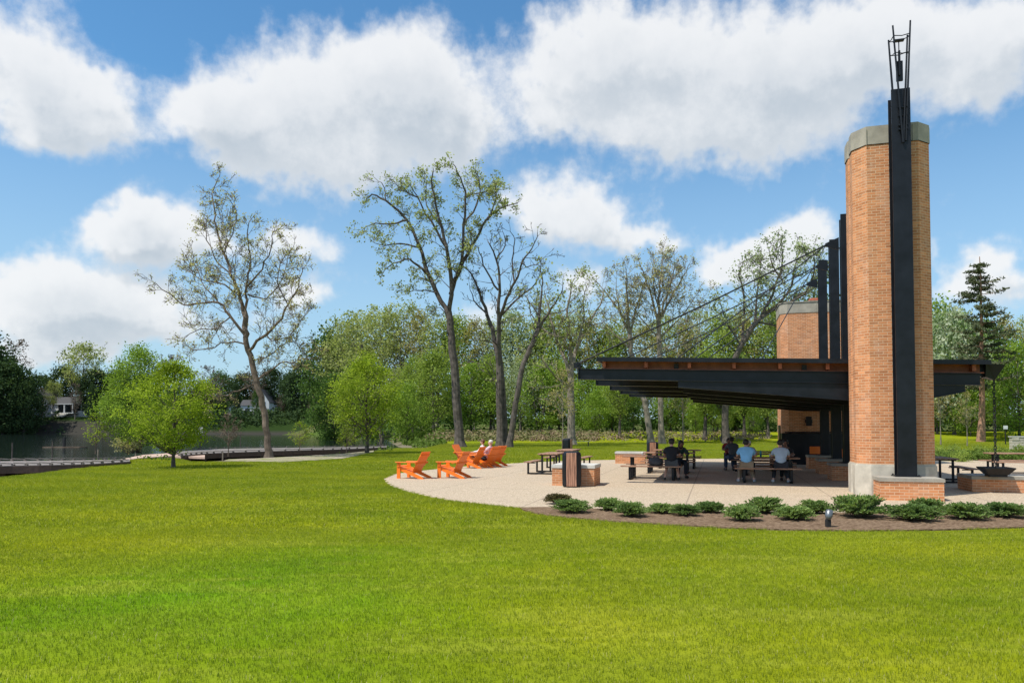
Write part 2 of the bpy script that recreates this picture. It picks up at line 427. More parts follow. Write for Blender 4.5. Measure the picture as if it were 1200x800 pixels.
def ground_h(x, y):
    h = 0.0
    if y > 70 and x > -60:
        h += 1.0 * sstep(74, 98, y) * sstep(-30, -6, x + (y - 75) * .1) + max(0, y - 98) * 0.012
    if y > 20 and x < 2 and not inpoly(x, y, LAWNPOLY):
        h -= 0.36 * sstep(0, 0.8, pdist(x, y, LEDGE, False)) if y < 64 else 0
    if y > 225 and x < -40: h = 0
    d = pdist(x, y, LAKE)
    if inpoly(x, y, LAKE):
        base = -0.45
        h = min(h, base - 1.4 * sstep(0, 5, d))
        if d < .3: h = min(h, -.55)
    else:
        if y > 222 and x < -40:      # the far bank climbs to its gardens
            h = -0.5 + 5.6 * sstep(0, 13, d) + 14 * sstep(30, 150, d)
        elif d < 4: h = min(h, -0.45 + (h + 0.45) * sstep(0, 4, d)) if h > -.45 else h
    return h
def axis(vals):
    out = []
    for a, b, st in vals:
        n = max(1, int(round((b - a) / st)))
        out += [a + (b - a) * i / n for i in range(n)]
    return out + [vals[-1][1]]
xs = axis([(-900, -420, 60), (-420, -120, 10), (-120, -45, 3), (-45, 4, .7), (4, 60, 4), (60, 200, 14), (200, 900, 70)])
ys = axis([(-60, 20, 8), (20, 72, .8), (72, 110, 3), (110, 215, 6), (215, 262, 2.5), (262, 330, 12), (330, 1500, 90)])
mb = MB(); nx = len(xs)
mb.v = [(x, y, ground_h(x, y)) for y in ys for x in xs]
for j in range(len(ys) - 1):
    for i in range(nx - 1):
        a = j * nx + i; mb.f.append((a, a + 1, a + nx + 1, a + nx)); mb.m.append(0)
m, t, out = base_mat('turf_ground')
b = t.new('ShaderNodeBsdfDiffuse'); t.l.new(b.outputs[0], out.inputs[0])
ge = t.new('ShaderNodeNewGeometry'); pos = ge.outputs['Position']
def lawncolour(t, pos):
    big = t.noise(pos, 0.22, 3, 0.6)[0]; mid = t.noise(pos, 1.6, 4, 0.65)[0]
    st = t.new('ShaderNodeSeparateXYZ'); t.l.new(pos, st.inputs[0])
    c = t.mix(t.mr(big, 0.36, 0.62), C4((0.160, 0.218, 0.006)), C4((0.278, 0.300, 0.010)))
    c = t.mix(t.mr(mid, 0.42, 0.72, 0, 0.5), c, C4((0.32, 0.325, 0.030)))
    # more saturated green patch in the near left of the lawn
    q = t.vmath('MULTIPLY', t.vmath('SUBTRACT', pos, (-3.0, 7.6, 0)), (1/3.2, 1/3.6, 0))
    dq = t.new('ShaderNodeVectorMath', operation='LENGTH'); t.l.new(q, dq.inputs[0])
    g = t.mr(t.math('ADD', dq.outputs['Value'], t.math('MULTIPLY', big, 0.8)), 0.1, 1.9, 0.60, 0.0, True)
    c = t.mix(g, c, C4((0.085, 0.30, 0.008)))
    # mowing passes
    w = t.math('ADD', t.math('MULTIPLY', st.outputs[0], 0.62), t.math('MULTIPLY', st.outputs[1], 2.2))
    s_ = t.math('SINE', t.math('ADD', w, t.math('MULTIPLY', big, 5.0)))
    w2 = t.math('ADD', t.math('MULTIPLY', st.outputs[0], -1.5), t.math('MULTIPLY', st.outputs[1], 1.0))
    s2n = t.math('SINE', t.math('ADD', w2, t.math('MULTIPLY', big, 7.0)))
    c = t.mix(t.mr(s2n, 0.1, 0.8, 0.0, 0.30), c, C4((0.27, 0.32, 0.022)))
    bare = t.noise(pos, 2.3, 4, 0.7)[0]
    c = t.mix(t.mr(bare, 0.705, 0.735, 0.0, 0.7), c, C4((0.24, 0.19, 0.09)))
    c = t.mix(t.mr(s_, -0.6, 0.6, 0.0, 0.22), c, C4((0.095, 0.155, 0.009)))
    sw = t.noise(t.vmath('MULTIPLY', pos, (0.35, 1.5, 1.0)), 0.8, 4, 0.6, 1.2)[0]
    c = t.mix(t.mr(sw, 0.52, 0.70, 0.0, 0.45), c, C4((0.37, 0.38, 0.050)))
    c = t.mix(t.mr(t.noise(pos, 0.55, 5, 0.7)[0], 0.60, 0.72, 0.0, 0.35), c, C4((0.075, 0.125, 0.012)))
    return c
gc = lawncolour(t, pos)
soil = t.mix(t.noise(pos, 3.0, 5, 0.6)[0], C4((0.10, 0.085, 0.05)), C4((0.09, 0.13, 0.03)))
far = t.noise(pos, 0.08, 4, 0.6)[0]
sp_ = t.new('ShaderNodeSeparateXYZ'); t.l.new(pos, sp_.inputs[0])
wood_c = t.mix(t.mr(far, 0.4, 0.6), C4((0.09, 0.14, 0.03)), C4((0.13, 0.12, 0.055)))
c = t.mix(t.math('LESS_THAN', sp_.outputs[2], -0.06), gc, t.mix(t.noise(pos, 9, 5, .7)[0], C4((0.27, 0.225, 0.165)), C4((0.13, 0.125, 0.07))))
c = t.mix(t.mr(sp_.outputs[1], 100, 112), c, wood_c)
c = t.mix(t.math('GREATER_THAN', sp_.outputs[1], 222), c, t.mix(t.mr(t.math('ADD', sp_.outputs[2], t.math('MULTIPLY', t.mr(sp_.outputs[0], -132, -118), 3.4)), 3.2, 4.2), C4((0.055, 0.052, 0.044)), C4((0.028, 0.050, 0.014))))
spk = t.mr(t.noise(pos, 60, 3, .7)[0], 0.3, 0.7, 0.65, 1.0)
cb3 = t.new('ShaderNodeCombineXYZ'); [t.l.new(spk, cb3.inputs[i]) for i in range(3)]
t.l.new(t.mix(1.0, c, cb3.outputs[0], 'MULTIPLY'), b.inputs[0])
tag(mb.build('ground', m, smooth=True), kind='structure')
# lake
m, t, out = base_mat('lake_water')
b = t.new('ShaderNodeBsdfPrincipled'); t.l.new(b.outputs[0], out.inputs[0])
b.inputs['Base Color'].default_value = (0.012, 0.020, 0.018, 1); b.inputs['Roughness'].default_value = 0.06
b.inputs['IOR'].default_value = 1.33
tc = t.new('ShaderNodeNewGeometry'); v = t.vmath('MULTIPLY', tc.outputs['Position'], (0.35, 1.0, 1.0))
bp = t.new('ShaderNodeBump'); bp.inputs['Strength'].default_value = 0.22; bp.inputs['Distance'].default_value = 0.10
t.l.new(t.noise(v, 1.6, 3, 0.6)[0], bp.inputs['Height']); t.l.new(bp.outputs[0], b.inputs['Normal'])
w = MB(); w.add([(-700, 30, WZ), (0, 30, WZ), (0, 260, WZ), (-700, 260, WZ)], [(0, 1, 2, 3)])
tag(w.build('water', m), kind='structure')

def sheet(name, poly, z, mat, kind='structure', dz=0.0):
    s = MB(); n = len(poly)
    s.prism([(p[0], p[1]) for p in poly], z - 0.12, z, bot=False)
    return tag(s.build(name, mat), kind=kind)
def smooth_poly(pts, n=6, closed=True):
    out = []; k = len(pts)
    for i in range(k if closed else k - 1):
        if closed: p0, p1, p2, p3 = (Vector(pts[(i + j) % k]) for j in (-1, 0, 1, 2))
        else: p0, p1, p2, p3 = Vector(pts[max(i-1, 0)]), Vector(pts[i]), Vector(pts[i+1]), Vector(pts[min(i+2, k-1)])
        for q in range(n):
            s = q / n
            out.append(0.5 * ((2*p1) + (-p0 + p2)*s + (2*p0 - 5*p1 + 4*p2 - p3)*s*s + (-p0 + 3*p1 - 3*p2 + p3)*s**3))
    if not closed: out.append(Vector(pts[-1]))
    return out
# patio of exposed aggregate
front = [P(*q).xy for q in [(450, 561), (456, 568), (480, 576.5), (520, 585), (565, 590.5), (612, 595), (680, 598), (760, 600), (860, 602), (960, 603), (1060, 603.5), (1160, 603), (1300, 601)]]
frontc = smooth_poly([tuple(p) for p in front], 5, False)
back = [(22, 26), (24, 33), (21, 38), (15, 40), (9, 39.5), (4, 38)] + [tuple(P(*q).xy) for q in [(640, 541), (560, 545.5), (500, 551), (462, 555.5)]]
backc = smooth_poly(back, 4, False)
PATIO = [tuple(p) for p in frontc] + [tuple(p) for p in backc]
m, t, out = base_mat('exposed_aggregate')
b = t.new('ShaderNodeBsdfPrincipled'); t.l.new(b.outputs[0], out.inputs[0]); b.inputs['Roughness'].default_value = 0.85
ge = t.new('ShaderNodeNewGeometry'); pos = ge.outputs['Position']
vo = t.new('ShaderNodeTexVoronoi'); vo.inputs['Scale'].default_value = 55; t.l.new(pos, vo.inputs['Vector'])
sc3 = t.new('ShaderNodeSeparateColor'); t.l.new(vo.outputs['Color'], sc3.inputs[0])
c = t.mix(t.mr(sc3.outputs[0], 0.1, 0.9), C4((0.31, 0.235, 0.15)), C4((0.60, 0.485, 0.345)))
c = t.mix(t.mr(sc3.outputs[1], 0.82, 0.95, 0, 0.6), c, C4((0.20, 0.13, 0.09)))
c = t.mix(t.mr(t.noise(pos, 0.6, 4, 0.6)[0], 0.4, 0.75, 0, 0.35), c, C4((0.42, 0.33, 0.24)))
dl = t.new('ShaderNodeVectorMath', operation='DOT_PRODUCT'); t.l.new(pos, dl.inputs[0]); dl.inputs[1].default_value = RV
dm = t.new('ShaderNodeVectorMath', operation='DOT_PRODUCT'); t.l.new(pos, dm.inputs[0]); dm.inputs[1].default_value = DV
def joint(o_, off_):
    f_ = t.math('FRACT', t.math('DIVIDE', t.math('ADD', o_, off_), 3.35))
    return t.math('LESS_THAN', f_, 0.009)
jn = t.math('MAXIMUM', joint(dl.outputs['Value'], 101.2), joint(dm.outputs['Value'], 100.9))
c = t.mix(t.math('MULTIPLY', jn, 0.6), c, C4((0.16, 0.12, 0.09)))
t.l.new(c, b.inputs['Base Color'])
bp = t.new('ShaderNodeBump'); bp.inputs['Strength'].default_value = 0.35; bp.inputs['Distance'].default_value = 0.006
t.l.new(vo.outputs['Distance'], bp.inputs['Height']); t.l.new(bp.outputs[0], b.inputs['Normal'])
sheet('patio', PATIO, 0.015, m)
# mulch bed
bed = smooth_poly([tuple(P(*q).xy) for q in [(609, 595.5), (616, 599), (640, 604), (700, 610), (760, 614), (830, 618), (900, 621), (1000, 622.5), (1100, 621.5), (1200, 618.5), (1330, 612)]], 4, False)
bedb = [tuple(P(*q).xy) for q in [(1330, 600), (1160, 601.5), (1060, 602), (960, 601.5), (860, 600.5), (760, 598.5), (680, 596.5), (640, 595)]]
BED = [tuple(p) for p in bed] + bedb
m, t, out = base_mat('bark_mulch')
b = t.new('ShaderNodeBsdfDiffuse'); t.l.new(b.outputs[0], out.inputs[0])
ge = t.new('ShaderNodeNewGeometry'); pos = ge.outputs['Position']
vo = t.new('ShaderNodeTexVoronoi'); vo.inputs['Scale'].default_value = 38; t.l.new(t.vmath('MULTIPLY', pos, (0.6, 1.3, 1)), vo.inputs['Vector'])
sc3 = t.new('ShaderNodeSeparateColor'); t.l.new(vo.outputs['Color'], sc3.inputs[0])
c = t.mix(sc3.outputs[0], C4((0.075, 0.045, 0.028)), C4((0.27, 0.19, 0.125)))
t.l.new(c, b.inputs[0]); M_mulch = m
sheet('mulch_bed', BED, 0.028, m)
# gravel by the boardwalk, brick-coloured path
m, t, out = base_mat('river_gravel')
b = t.new('ShaderNodeBsdfDiffuse'); t.l.new(b.outputs[0], out.inputs[0])
ge = t.new('ShaderNodeNewGeometry'); pos = ge.outputs['Position']
c = t.mix(t.mr(t.noise(pos, 7.0, 5, 0.75)[0], 0.35, 0.65), C4((0.20, 0.16, 0.11)), C4((0.46, 0.40, 0.32)))
c = t.mix(t.mr(t.noise(pos, 0.9, 4, 0.7)[0], 0.45, 0.60, 0, 0.85), c, C4((0.17, 0.20, 0.06)))
t.l.new(c, b.inputs[0]); M_gravel = m
GR = [tuple(P(*q).xy) for q in [(262, 540.3), (330, 541.6), (400, 537.6), (438, 530), (438, 528), (400, 532), (345, 535), (300, 537.4), (268, 538.4)]]
sheet('gravel_bed', GR, 0.03, m)
m = pbr('path_pavers', (0.52, 0.37, 0.29), 0.85, var=0.12, vscale=3)
PATH = [tuple(P(*q).xy) for q in [(138, 541.5), (165, 537.2), (202, 534.8), (240, 536), (240, 531.5), (200, 531.3), (168, 533.5), (140, 539)]]
sheet('path', PATH, 0.045, m)
PATH2 = [(-9, 100.5), (120, 112), (120, 115), (-9, 102.8)]
s2 = MB(); s2.prism(PATH2, 0.6, 1.12); tag(s2.build('far_path', pbr('far_path_concrete', (0.33, 0.36, 0.26), 0.9)), kind='structure')
BED2 = [(17, 41), (20, 44), (26, 46), (40, 47), (60, 46), (60, 37), (40, 36), (28, 37.5), (23, 38)]
sheet('rear_bed', BED2, 0.02, M_mulch)
S3 = MB(); S3.prism([(21, 26), (24, 33), (22.5, 38), (26, 37), (40, 35.4), (60, 35), (60, 15), (21, 15)], -.1, 0.012)
tag(S3.build('side_pavement', MATS['exposed_aggregate']), kind='structure')
PAVE2 = [(21, 15), (60, 15), (60, 46), (17, 41), (23, 34)]

# ------------------------------------------------------------------ lawn grass, instanced tufts (nobody could count the blades)
m, t, out = base_mat('grass_blade')
ge = t.new('ShaderNodeNewGeometry'); pos = ge.outputs['Position']
c = lawncolour(t, pos)
ri = ge.outputs['Random Per Island']
c = t.mix(t.mr(ri, 0.0, 1.0, 0.0, 0.5), c, C4((0.43, 0.47, 0.050)))
c = t.mix(t.mr(ri, 0.0, 0.30, 0.55, 0.0), c, C4((0.06, 0.12, 0.008)))
c = t.mix(t.math('GREATER_THAN', ri, 0.965), c, C4((0.50, 0.45, 0.20)))
d = t.new('ShaderNodeBsdfDiffuse'); tr = t.new('ShaderNodeBsdfTranslucent'); mx = t.new('ShaderNodeMixShader'); mx.inputs[0].default_value = 0.4
t.l.new(c, d.inputs[0]); t.l.new(t.mix(1.0, c, (1.2, 1.25, 0.5, 1), 'MULTIPLY'), tr.inputs[0])
t.l.new(d.outputs[0], mx.inputs[1]); t.l.new(tr.outputs[0], mx.inputs[2])
gl = t.new('ShaderNodeBsdfGlossy'); gl.inputs['Roughness'].default_value = 0.45
mx2 = t.new('ShaderNodeMixShader'); mx2.inputs[0].default_value = 0.015
t.l.new(mx.outputs[0], mx2.inputs[1]); t.l.new(gl.outputs[0], mx2.inputs[2]); t.l.new(mx2.outputs[0], out.inputs[0])
M_grass = m
def grass_tile(size, n, h, w, seed):
    rng = random.Random(seed); g = MB(); k = 0
    while k < n:
        cx, cy = rng.uniform(-size/2, size/2), rng.uniform(-size/2, size/2)
        for _ in range(rng.randint(1, 4)):
            x, y = cx + rng.gauss(0, w * 4), cy + rng.gauss(0, w * 4)
            hh = h * rng.uniform(0.45, 1.0) * (1.3 if rng.random() < .05 else 1); a = rng.uniform(0, 2*PI); ln = hh * rng.uniform(0.15, 0.9); b_ = rng.uniform(0, 2*PI)
            dx, dy = math.cos(a) * w/2, math.sin(a) * w/2; lx, ly = math.cos(b_) * ln, math.sin(b_) * ln
            g.add([(x-dx, y-dy, -0.01), (x+dx, y+dy, -0.01), (x+dx*.8+lx*.35, y+dy*.8+ly*.35, hh*.6), (x-dx*.8+lx*.35, y-dy*.8+ly*.35, hh*.6), (x+lx, y+ly, hh)],
                  [(0, 1, 2, 3), (3, 2, 4)])
            k += 1
    me = bpy.data.meshes.new('grass_tuft'); me.from_pydata(g.v, [], g.f); me.materials.append(M_grass)
    return bpy.data.objects.new('grass_tuft', me)
def scatter(name, pts, protos, kind_label=None):
    """pts: (x, y, z, rotation, scale, index); one stuff object of instanced tufts"""
    me = bpy.data.meshes.new(name); me.from_pydata([p[:3] for p in pts], [], [])
    for nm, typ, k in (('rz', 'FLOAT', 3), ('sc', 'FLOAT', 4), ('ix', 'INT', 5)):
        a = me.attributes.new(nm, typ, 'POINT'); a.data.foreach_set('value', [p[k] for p in pts])
    o = bpy.data.objects.new(name, me); COL.objects.link(o)
    ng = bpy.data.node_groups.new(name + '_nodes', 'GeometryNodeTree')
    ng.interface.new_socket('Geometry', in_out='INPUT', socket_type='NodeSocketGeometry')
    ng.interface.new_socket('Geometry', in_out='OUTPUT', socket_type='NodeSocketGeometry')
    N = ng.nodes; L = ng.links; gi_ = N.new('NodeGroupInput'); go_ = N.new('NodeGroupOutput')
    g2i = N.new('GeometryNodeGeometryToInstance')
    for pr in reversed(protos):
        oi = N.new('GeometryNodeObjectInfo'); oi.inputs['Object'].default_value = pr; oi.transform_space = 'ORIGINAL'
        L.new(oi.outputs['Geometry'], g2i.inputs[0])
    def att(nm, typ):
        n = N.new('GeometryNodeInputNamedAttribute'); n.data_type = typ; n.inputs[0].default_value = nm
        return [s for s in n.outputs if s.enabled and s.name == 'Attribute'][0]
    iop = N.new('GeometryNodeInstanceOnPoints'); L.new(gi_.outputs[0], iop.inputs['Points']); L.new(g2i.outputs[0], iop.inputs['Instance'])
    iop.inputs['Pick Instance'].default_value = True; L.new(att('ix', 'INT'), iop.inputs['Instance Index'])
    cx = N.new('ShaderNodeCombineXYZ'); L.new(att('rz', 'FLOAT'), cx.inputs[2])
    L.new(cx.outputs[0], iop.inputs['Rotation'])
    L.new(att('sc', 'FLOAT'), iop.inputs['Scale']); L.new(iop.outputs[0], go_.inputs[0])
    md = o.modifiers.new('scatter', 'NODES'); md.node_group = ng
    return tag(o, kind='stuff')
rng = random.Random(5)
near = [grass_tile(0.5, 820, 0.040, 0.0040, 10 + i) for i in range(3)]
midt = [grass_tile(0.8, 760, 0.050, 0.008, 20 + i) for i in range(3)]
fart = [grass_tile(2.0, 1300, 0.060, 0.022, 30 + i) for i in range(2)]
small = [grass_tile(0.22, 110, 0.055, 0.0055, 40 + i) for i in range(2)]
protos = near + midt + fart + small
POLYS = [PATIO, BED, GR, PATH, PAVE2]
def lawn_ok(x, y, r):
    if y < 2: return False
    if abs(x) > y * 0.86 + 3.5: return False
    if y > 60 and x < -7: return False
    if not inpoly(x, y, LAWNPOLY): return False
    if pdist(x, y, LEDGE, False) < r: return False
    for q in POLYS:
        if inpoly(x, y, q) or pdist(x, y, q) < r: return False
    return True
pts = []
def fill(x, y, size, levels):
    sz, base, cnt = levels[0]
    if not (abs(x) < y * 0.86 + 3.5 + sz): return
    if lawn_ok(x, y, sz * 0.62):
        pts.append((x, y, max(0, ground_h(x, y)) if y > 73 else 0.0, rng.choice((0, 1, 2, 3)) * PI/2, 1.0, base + rng.randrange(cnt)))
    elif sz > 0.3:
        k = 4 if sz > 1 else (3 if sz > .6 else 2)
        nl = levels[1:] if len(levels) > 1 else None
        if nl is None: return
        s2_ = nl[0][0]; k = int(round(sz / s2_))
        for i in range(k):
            for j in range(k):
                fill(x - sz/2 + (i + .5) * sz / k, y - sz/2 + (j + .5) * sz / k, s2_, nl)
    elif lawn_ok(x, y, 0.02):
        pts.append((x, y, 0.0, rng.uniform(0, 6.28), 1.0, base + rng.randrange(cnt)))
NEAR = [(0.5, 0, 3), (0.22, 8, 2)]; MID = [(0.8, 3, 3), (0.22, 8, 2)]; FAR = [(2.0, 6, 2), (0.8, 3, 3), (0.22, 8, 2)]
y = 3.0
while y < 13:
    x = -math.floor((y * .86 + 3.5) / .5) * .5
    while x < y * .86 + 3.5: fill(x, y, .5, NEAR); x += .5
    y += .5
y = 13.14
while y < 30:
    x = -math.floor((y * .86 + 3.5) / .8) * .8
    while x < y * .86 + 3.5: fill(x, y, .8, MID); x += .8
    y += .8
y = 30.8
while y < 83:
    x = -math.floor((y * .86 + 3.5) / 2) * 2
    while x < y * .86 + 3.5: fill(x, y, 2.0, FAR); x += 2.0
    y += 2.0
scatter('grass', pts, protos)
print('grass tiles', len(pts))

# ================================================================== THE PAVILION
def frame(origin):          # local x = along the eave (right), y = away, z = up
    return Matrix(((RV.x, DV.x, 0, origin[0]), (RV.y, DV.y, 0, origin[1]), (0, 0, 1, origin[2] if len(origin) > 2 else 0), (0, 0, 0, 1)))
def at_frame(t, origin, rz=-TH):
    t.location = (origin[0], origin[1], origin[2] if len(origin) > 2 else 0); t.rotation_euler = (0, 0, rz)

# --- brick tower (local: u across, v away, origin at the middle of its front face)
TW = thing('brick_tower', 'tallest buff brick tower with a stone cap, standing behind the front black mast', 'tower')
at_frame(TW, (9.62, 18.15))
def tplan(g, dv=0.0):       # g = outward growth; plan with chamfers and a groove in each long side
    return [(-.75 - g*.4, -g), (.42 + g*.4, -g), (.74 + g, .32 - g*.4), (.74 + g, .70 - g*.3), (.60 + g, .78), (.74 + g, .86 + g*.3), (.74 + g, 1.35 + g*.4),
            (.42 + g*.4, 1.67 + g), (-.75 - g*.4, 1.67 + g), (-1.03 - g, 1.32 + g*.4), (-1.03 - g, .92 + g*.3), (-.88 - g, .80), (-1.03 - g, .68 - g*.3), (-1.03 - g, .35 - g*.4)]
b = MB(); b.prism(tplan(0), 0.74, 8.78); b.build('brick_shaft', M_brick, TW)
b = MB(); b.prism(tplan(.045), 0.0, 0.76, mi=0)
b.prism(tplan(.022), 0.76, 0.80)
b.build('stone_plinth', M_stone, TW)
b = MB(); b.prism(tplan(.02), 8.79, 9.19); b.prism(tplan(.012), 9.19, 9.25)
for u in (-.75, -.2, .3): b.box((u, -.037, 8.98), (.012, .014, .42))
b.box((.12, .02, 9.17), (.13, .16, .26))
b.build('stone_cap', M_cap, TW)

# --- masts
def hmast(z0, z1, w=.42, d=.34, tf=.03):
    g = MB()
    g.box((0, -d/2, (z0+z1)/2), (w, tf, z1 - z0), bev=.004)
    g.box((0, d/2, (z0+z1)/2 - .06), (w, tf, z1 - z0 - .12), bev=.004)
    g.box((-.13, 0, (z0+z1)/2 - .07), (tf, d - tf, z1 - z0 - .14))
    g.box((.13, 0, (z0+z1)/2 - .07), (tf, d - tf, z1 - z0 - .14))
    return g
FM = thing('steel_mast', 'tallest black steel mast with a spiky finial, in front of the brick tower', 'mast', group='black steel masts')
at_frame(FM, (9.50, 17.90, 0.53))
hmast(0.0, 9.41).build('column', M_black, FM)
g = MB(); g.box((0, 0, .012), (.56, .50, .024))
for a in (-.24, .24):
    for c_ in (-.21, .21): g.lathe([(.018, .02), (.018, .05), (.01, .055)], 6, Matrix.Translation((a, c_, 0)))
g.build('base_plate', M_black, FM)
fin = MB()
TOPZ = 9.41
foot = Vector((.0, -.23, TOPZ - 1.3))
# three rods spread like a flower
rods = [((-.20, -.12, TOPZ - .05), (-.30, -.14, TOPZ + 1.25)), ((.02, -.235, TOPZ - 1.35), (-.22, -.30, TOPZ + 1.52)), ((.03, -.225, TOPZ - 1.35), (.19, -.22, TOPZ + 1.28)), ((.10, -.20, TOPZ - 1.30), (.27, -.24, TOPZ + 1.62))]
rods = [((a[0]*.85 + .01, a[1], a[2]), (b_[0]*.82 + .01, b_[1], b_[2])) for a, b_ in rods]
for a, b_ in rods: fin.tube([a, b_], [.026, .020], 8)
fin.build('finial_rod', M_black, FM)
fr = MB()
def rp(k, z):
    a, b_ = map(Vector, rods[k]); s = (z - a.z) / (b_.z - a.z); return a + (b_ - a) * s
for z, zz in ((TOPZ + 1.22, .09), (TOPZ + .86, 0)):
    q = [rp(0, min(z, TOPZ+1.2)), rp(1, z + zz*.6), rp(3, z + zz), rp(2, z)]
    for i in range(4): fr.tube([q[i], (q[i] + q[(i+1) % 4]) / 2 - Vector((0, 0, .03)), q[(i+1) % 4]], .011, 6)
fr.box((-.03, -.22, TOPZ + 1.17), (.24, .10, .05), bev=.01)
fr.box((-.02, -.20, TOPZ + .42), (.15, .05, .50), bev=.01)
fr.box((-.03, -.25, TOPZ + .60), (.05, .05, .62), bev=.01)
fr.tube([(-.03, -.23, TOPZ + 1.15), (-.03, -.23, TOPZ + .86)], .012, 6)
fr.build('finial_cage', M_black, FM)
for z in (TOPZ - .48, TOPZ - .68, TOPZ - .92, TOPZ - 1.02):
    bo = MB(); bo.box((.04, -.20, z), (.20, .05, .022), bev=.004)
    for a in (-.05, .13): bo.lathe([(.018, -.02), (.018, .02)], 6, Matrix.Translation((a, -.235, z)) @ Matrix.Rotation(PI/2, 4, 'X'))
    bo.build('clamp', M_black, FM)

MASTS = [(10.95, 24.1), (12.0, 27.4), (13.0, 30.8)]
mlab = ['black steel mast touching the brick tower in view, highest of the three rear masts',
        'middle one of the three black steel masts rising through the roof behind the tower',
        'black steel mast rising through the roof, farthest left of the masts behind the tower']
ATT = []
for i, (mx_, my_) in enumerate(MASTS):
    t_ = thing('steel_mast', mlab[i], 'mast', group='black steel masts'); at_frame(t_, (mx_, my_, 0.55))
    hmast(0, 8.13, .33, .26).build('column', M_black, t_)
    g = MB(); g.add([(-.2, -.02, 7.40), (-.62, -.02, 7.22), (-.62, -.02, 7.12), (-.2, -.02, 6.98), (-.2, .02, 7.40), (-.62, .02, 7.22), (-.62, .02, 7.12), (-.2, .02, 6.98)],
                    [(0,1,2,3), (7,6,5,4), (0,4,5,1), (1,5,6,2), (2,6,7,3), (3,7,4,0)])
    g.build('cable_bracket', M_black, t_)
    g = MB(); g.box((0, 0, .012), (.55, .5, .024)); g.build('base_plate', M_black, t_)
    ATT.append(frame((mx_, my_, 0.55)) @ Vector((-.60, 0, 7.17)))

# --- brick blocks (seat walls) of the terrace
def brick_block(name, label, cat, world, w, d, h, capt=.09, cap=M_cap, over=.02, group=None, cut=0.0):
    t_ = thing(name, label, cat, group=group); at_frame(t_, world)
    g = MB(); pl = [(cut, 0), (w, 0), (w, d), (0, d), (0, cut)] if cut else [(0, 0), (w, 0), (w, d), (0, d)]
    g.prism(pl, 0, h - capt); g.build('brick_body', M_brick, t_)
    cx_, cy_ = w/2, d/2
    g = MB()
    big = [(-over + cut, -over), (w + over, -over), (w + over, d + over), (-over, d + over), (-over, -over + cut)] if cut else [(-over, -over), (w+over, -over), (w+over, d+over), (-over, d+over)]
    g.prism(big, h - capt + .002, h - .012); g.prism([(cx_ + (p[0]-cx_)*(1-.02/w), cy_ + (p[1]-cy_)*(1-.02/d)) for p in big], h - .012, h)
    g.build('stone_cap', cap, t_)
    return t_
GB = 'brick blocks with stone caps'
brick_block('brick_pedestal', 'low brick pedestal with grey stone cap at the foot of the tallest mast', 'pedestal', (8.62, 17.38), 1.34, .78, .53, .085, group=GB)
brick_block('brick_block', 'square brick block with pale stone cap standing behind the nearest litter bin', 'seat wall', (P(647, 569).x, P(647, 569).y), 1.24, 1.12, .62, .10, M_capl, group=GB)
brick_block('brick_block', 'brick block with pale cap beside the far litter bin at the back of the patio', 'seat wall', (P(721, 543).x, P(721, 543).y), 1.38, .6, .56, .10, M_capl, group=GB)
for k, (px, py, lab) in enumerate([(975, 563, 'brick block in the shade just left of the brick tower, nearest of three'),
                                   (960, 555.5, 'brick block in the shade under the roof, between the other two'),
                                   (948, 549.3, 'brick block in the shade farthest under the roof, beside the orange chair back')]):
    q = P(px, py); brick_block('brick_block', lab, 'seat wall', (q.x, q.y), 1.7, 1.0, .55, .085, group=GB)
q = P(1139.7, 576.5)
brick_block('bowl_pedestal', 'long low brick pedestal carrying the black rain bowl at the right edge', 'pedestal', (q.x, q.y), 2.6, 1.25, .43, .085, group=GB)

# --- canopy roof (local s along the eave, v away)
RO = (1.98, 22.0, 0.0); SL = -0.032
CN = thing('canopy_roof', 'long low black steel canopy with reddish cedar soffit covering the picnic tables', 'roof'); at_frame(CN, RO)
def zr(s, z): return z + SL * s
def sbox(g, s0, s1, v0, v1, z0, z1, mi=0, z0b=None):       # box that follows the roof slope along s
    z0b = z0 if z0b is None else z0b
    vs = [(s0, v0, zr(s0, z0)), (s1, v0, zr(s1, z0b)), (s1, v1, zr(s1, z0b)), (s0, v1, zr(s0, z0)),
          (s0, v0, zr(s0, z1)), (s1, v0, zr(s1, z1)), (s1, v1, zr(s1, z1)), (s0, v1, zr(s0, z1))]
    g.add(vs, [(0,3,2,1), (4,5,6,7), (0,1,5,4), (1,2,6,5), (2,3,7,6), (3,0,4,7)], mi)
SR = 10.75
g = MB(); sbox(g, .58, SR, -.25, 14.3, 3.70, 3.765)
sbox(g, .58, SR, -.255, -.20, 3.66, 3.78)
sbox(g, .575, .64, -.25, 13.4, 3.66, 3.78)
g.build('roof_deck', M_black, CN)
g = MB(); sbox(g, .75, SR - .15, .15, 13.3, 3.47, 3.70)          # cedar deck, seen as a recessed red band
g.build('cedar_soffit', M_cedar, CN)
g = MB(); sbox(g, .70, SR - .1, -.02, .12, 3.452, 3.475); g.build('cedar_ledge', M_cedar, CN)
BV = [0, 3.35, 6.7, 10.05, 13.2]
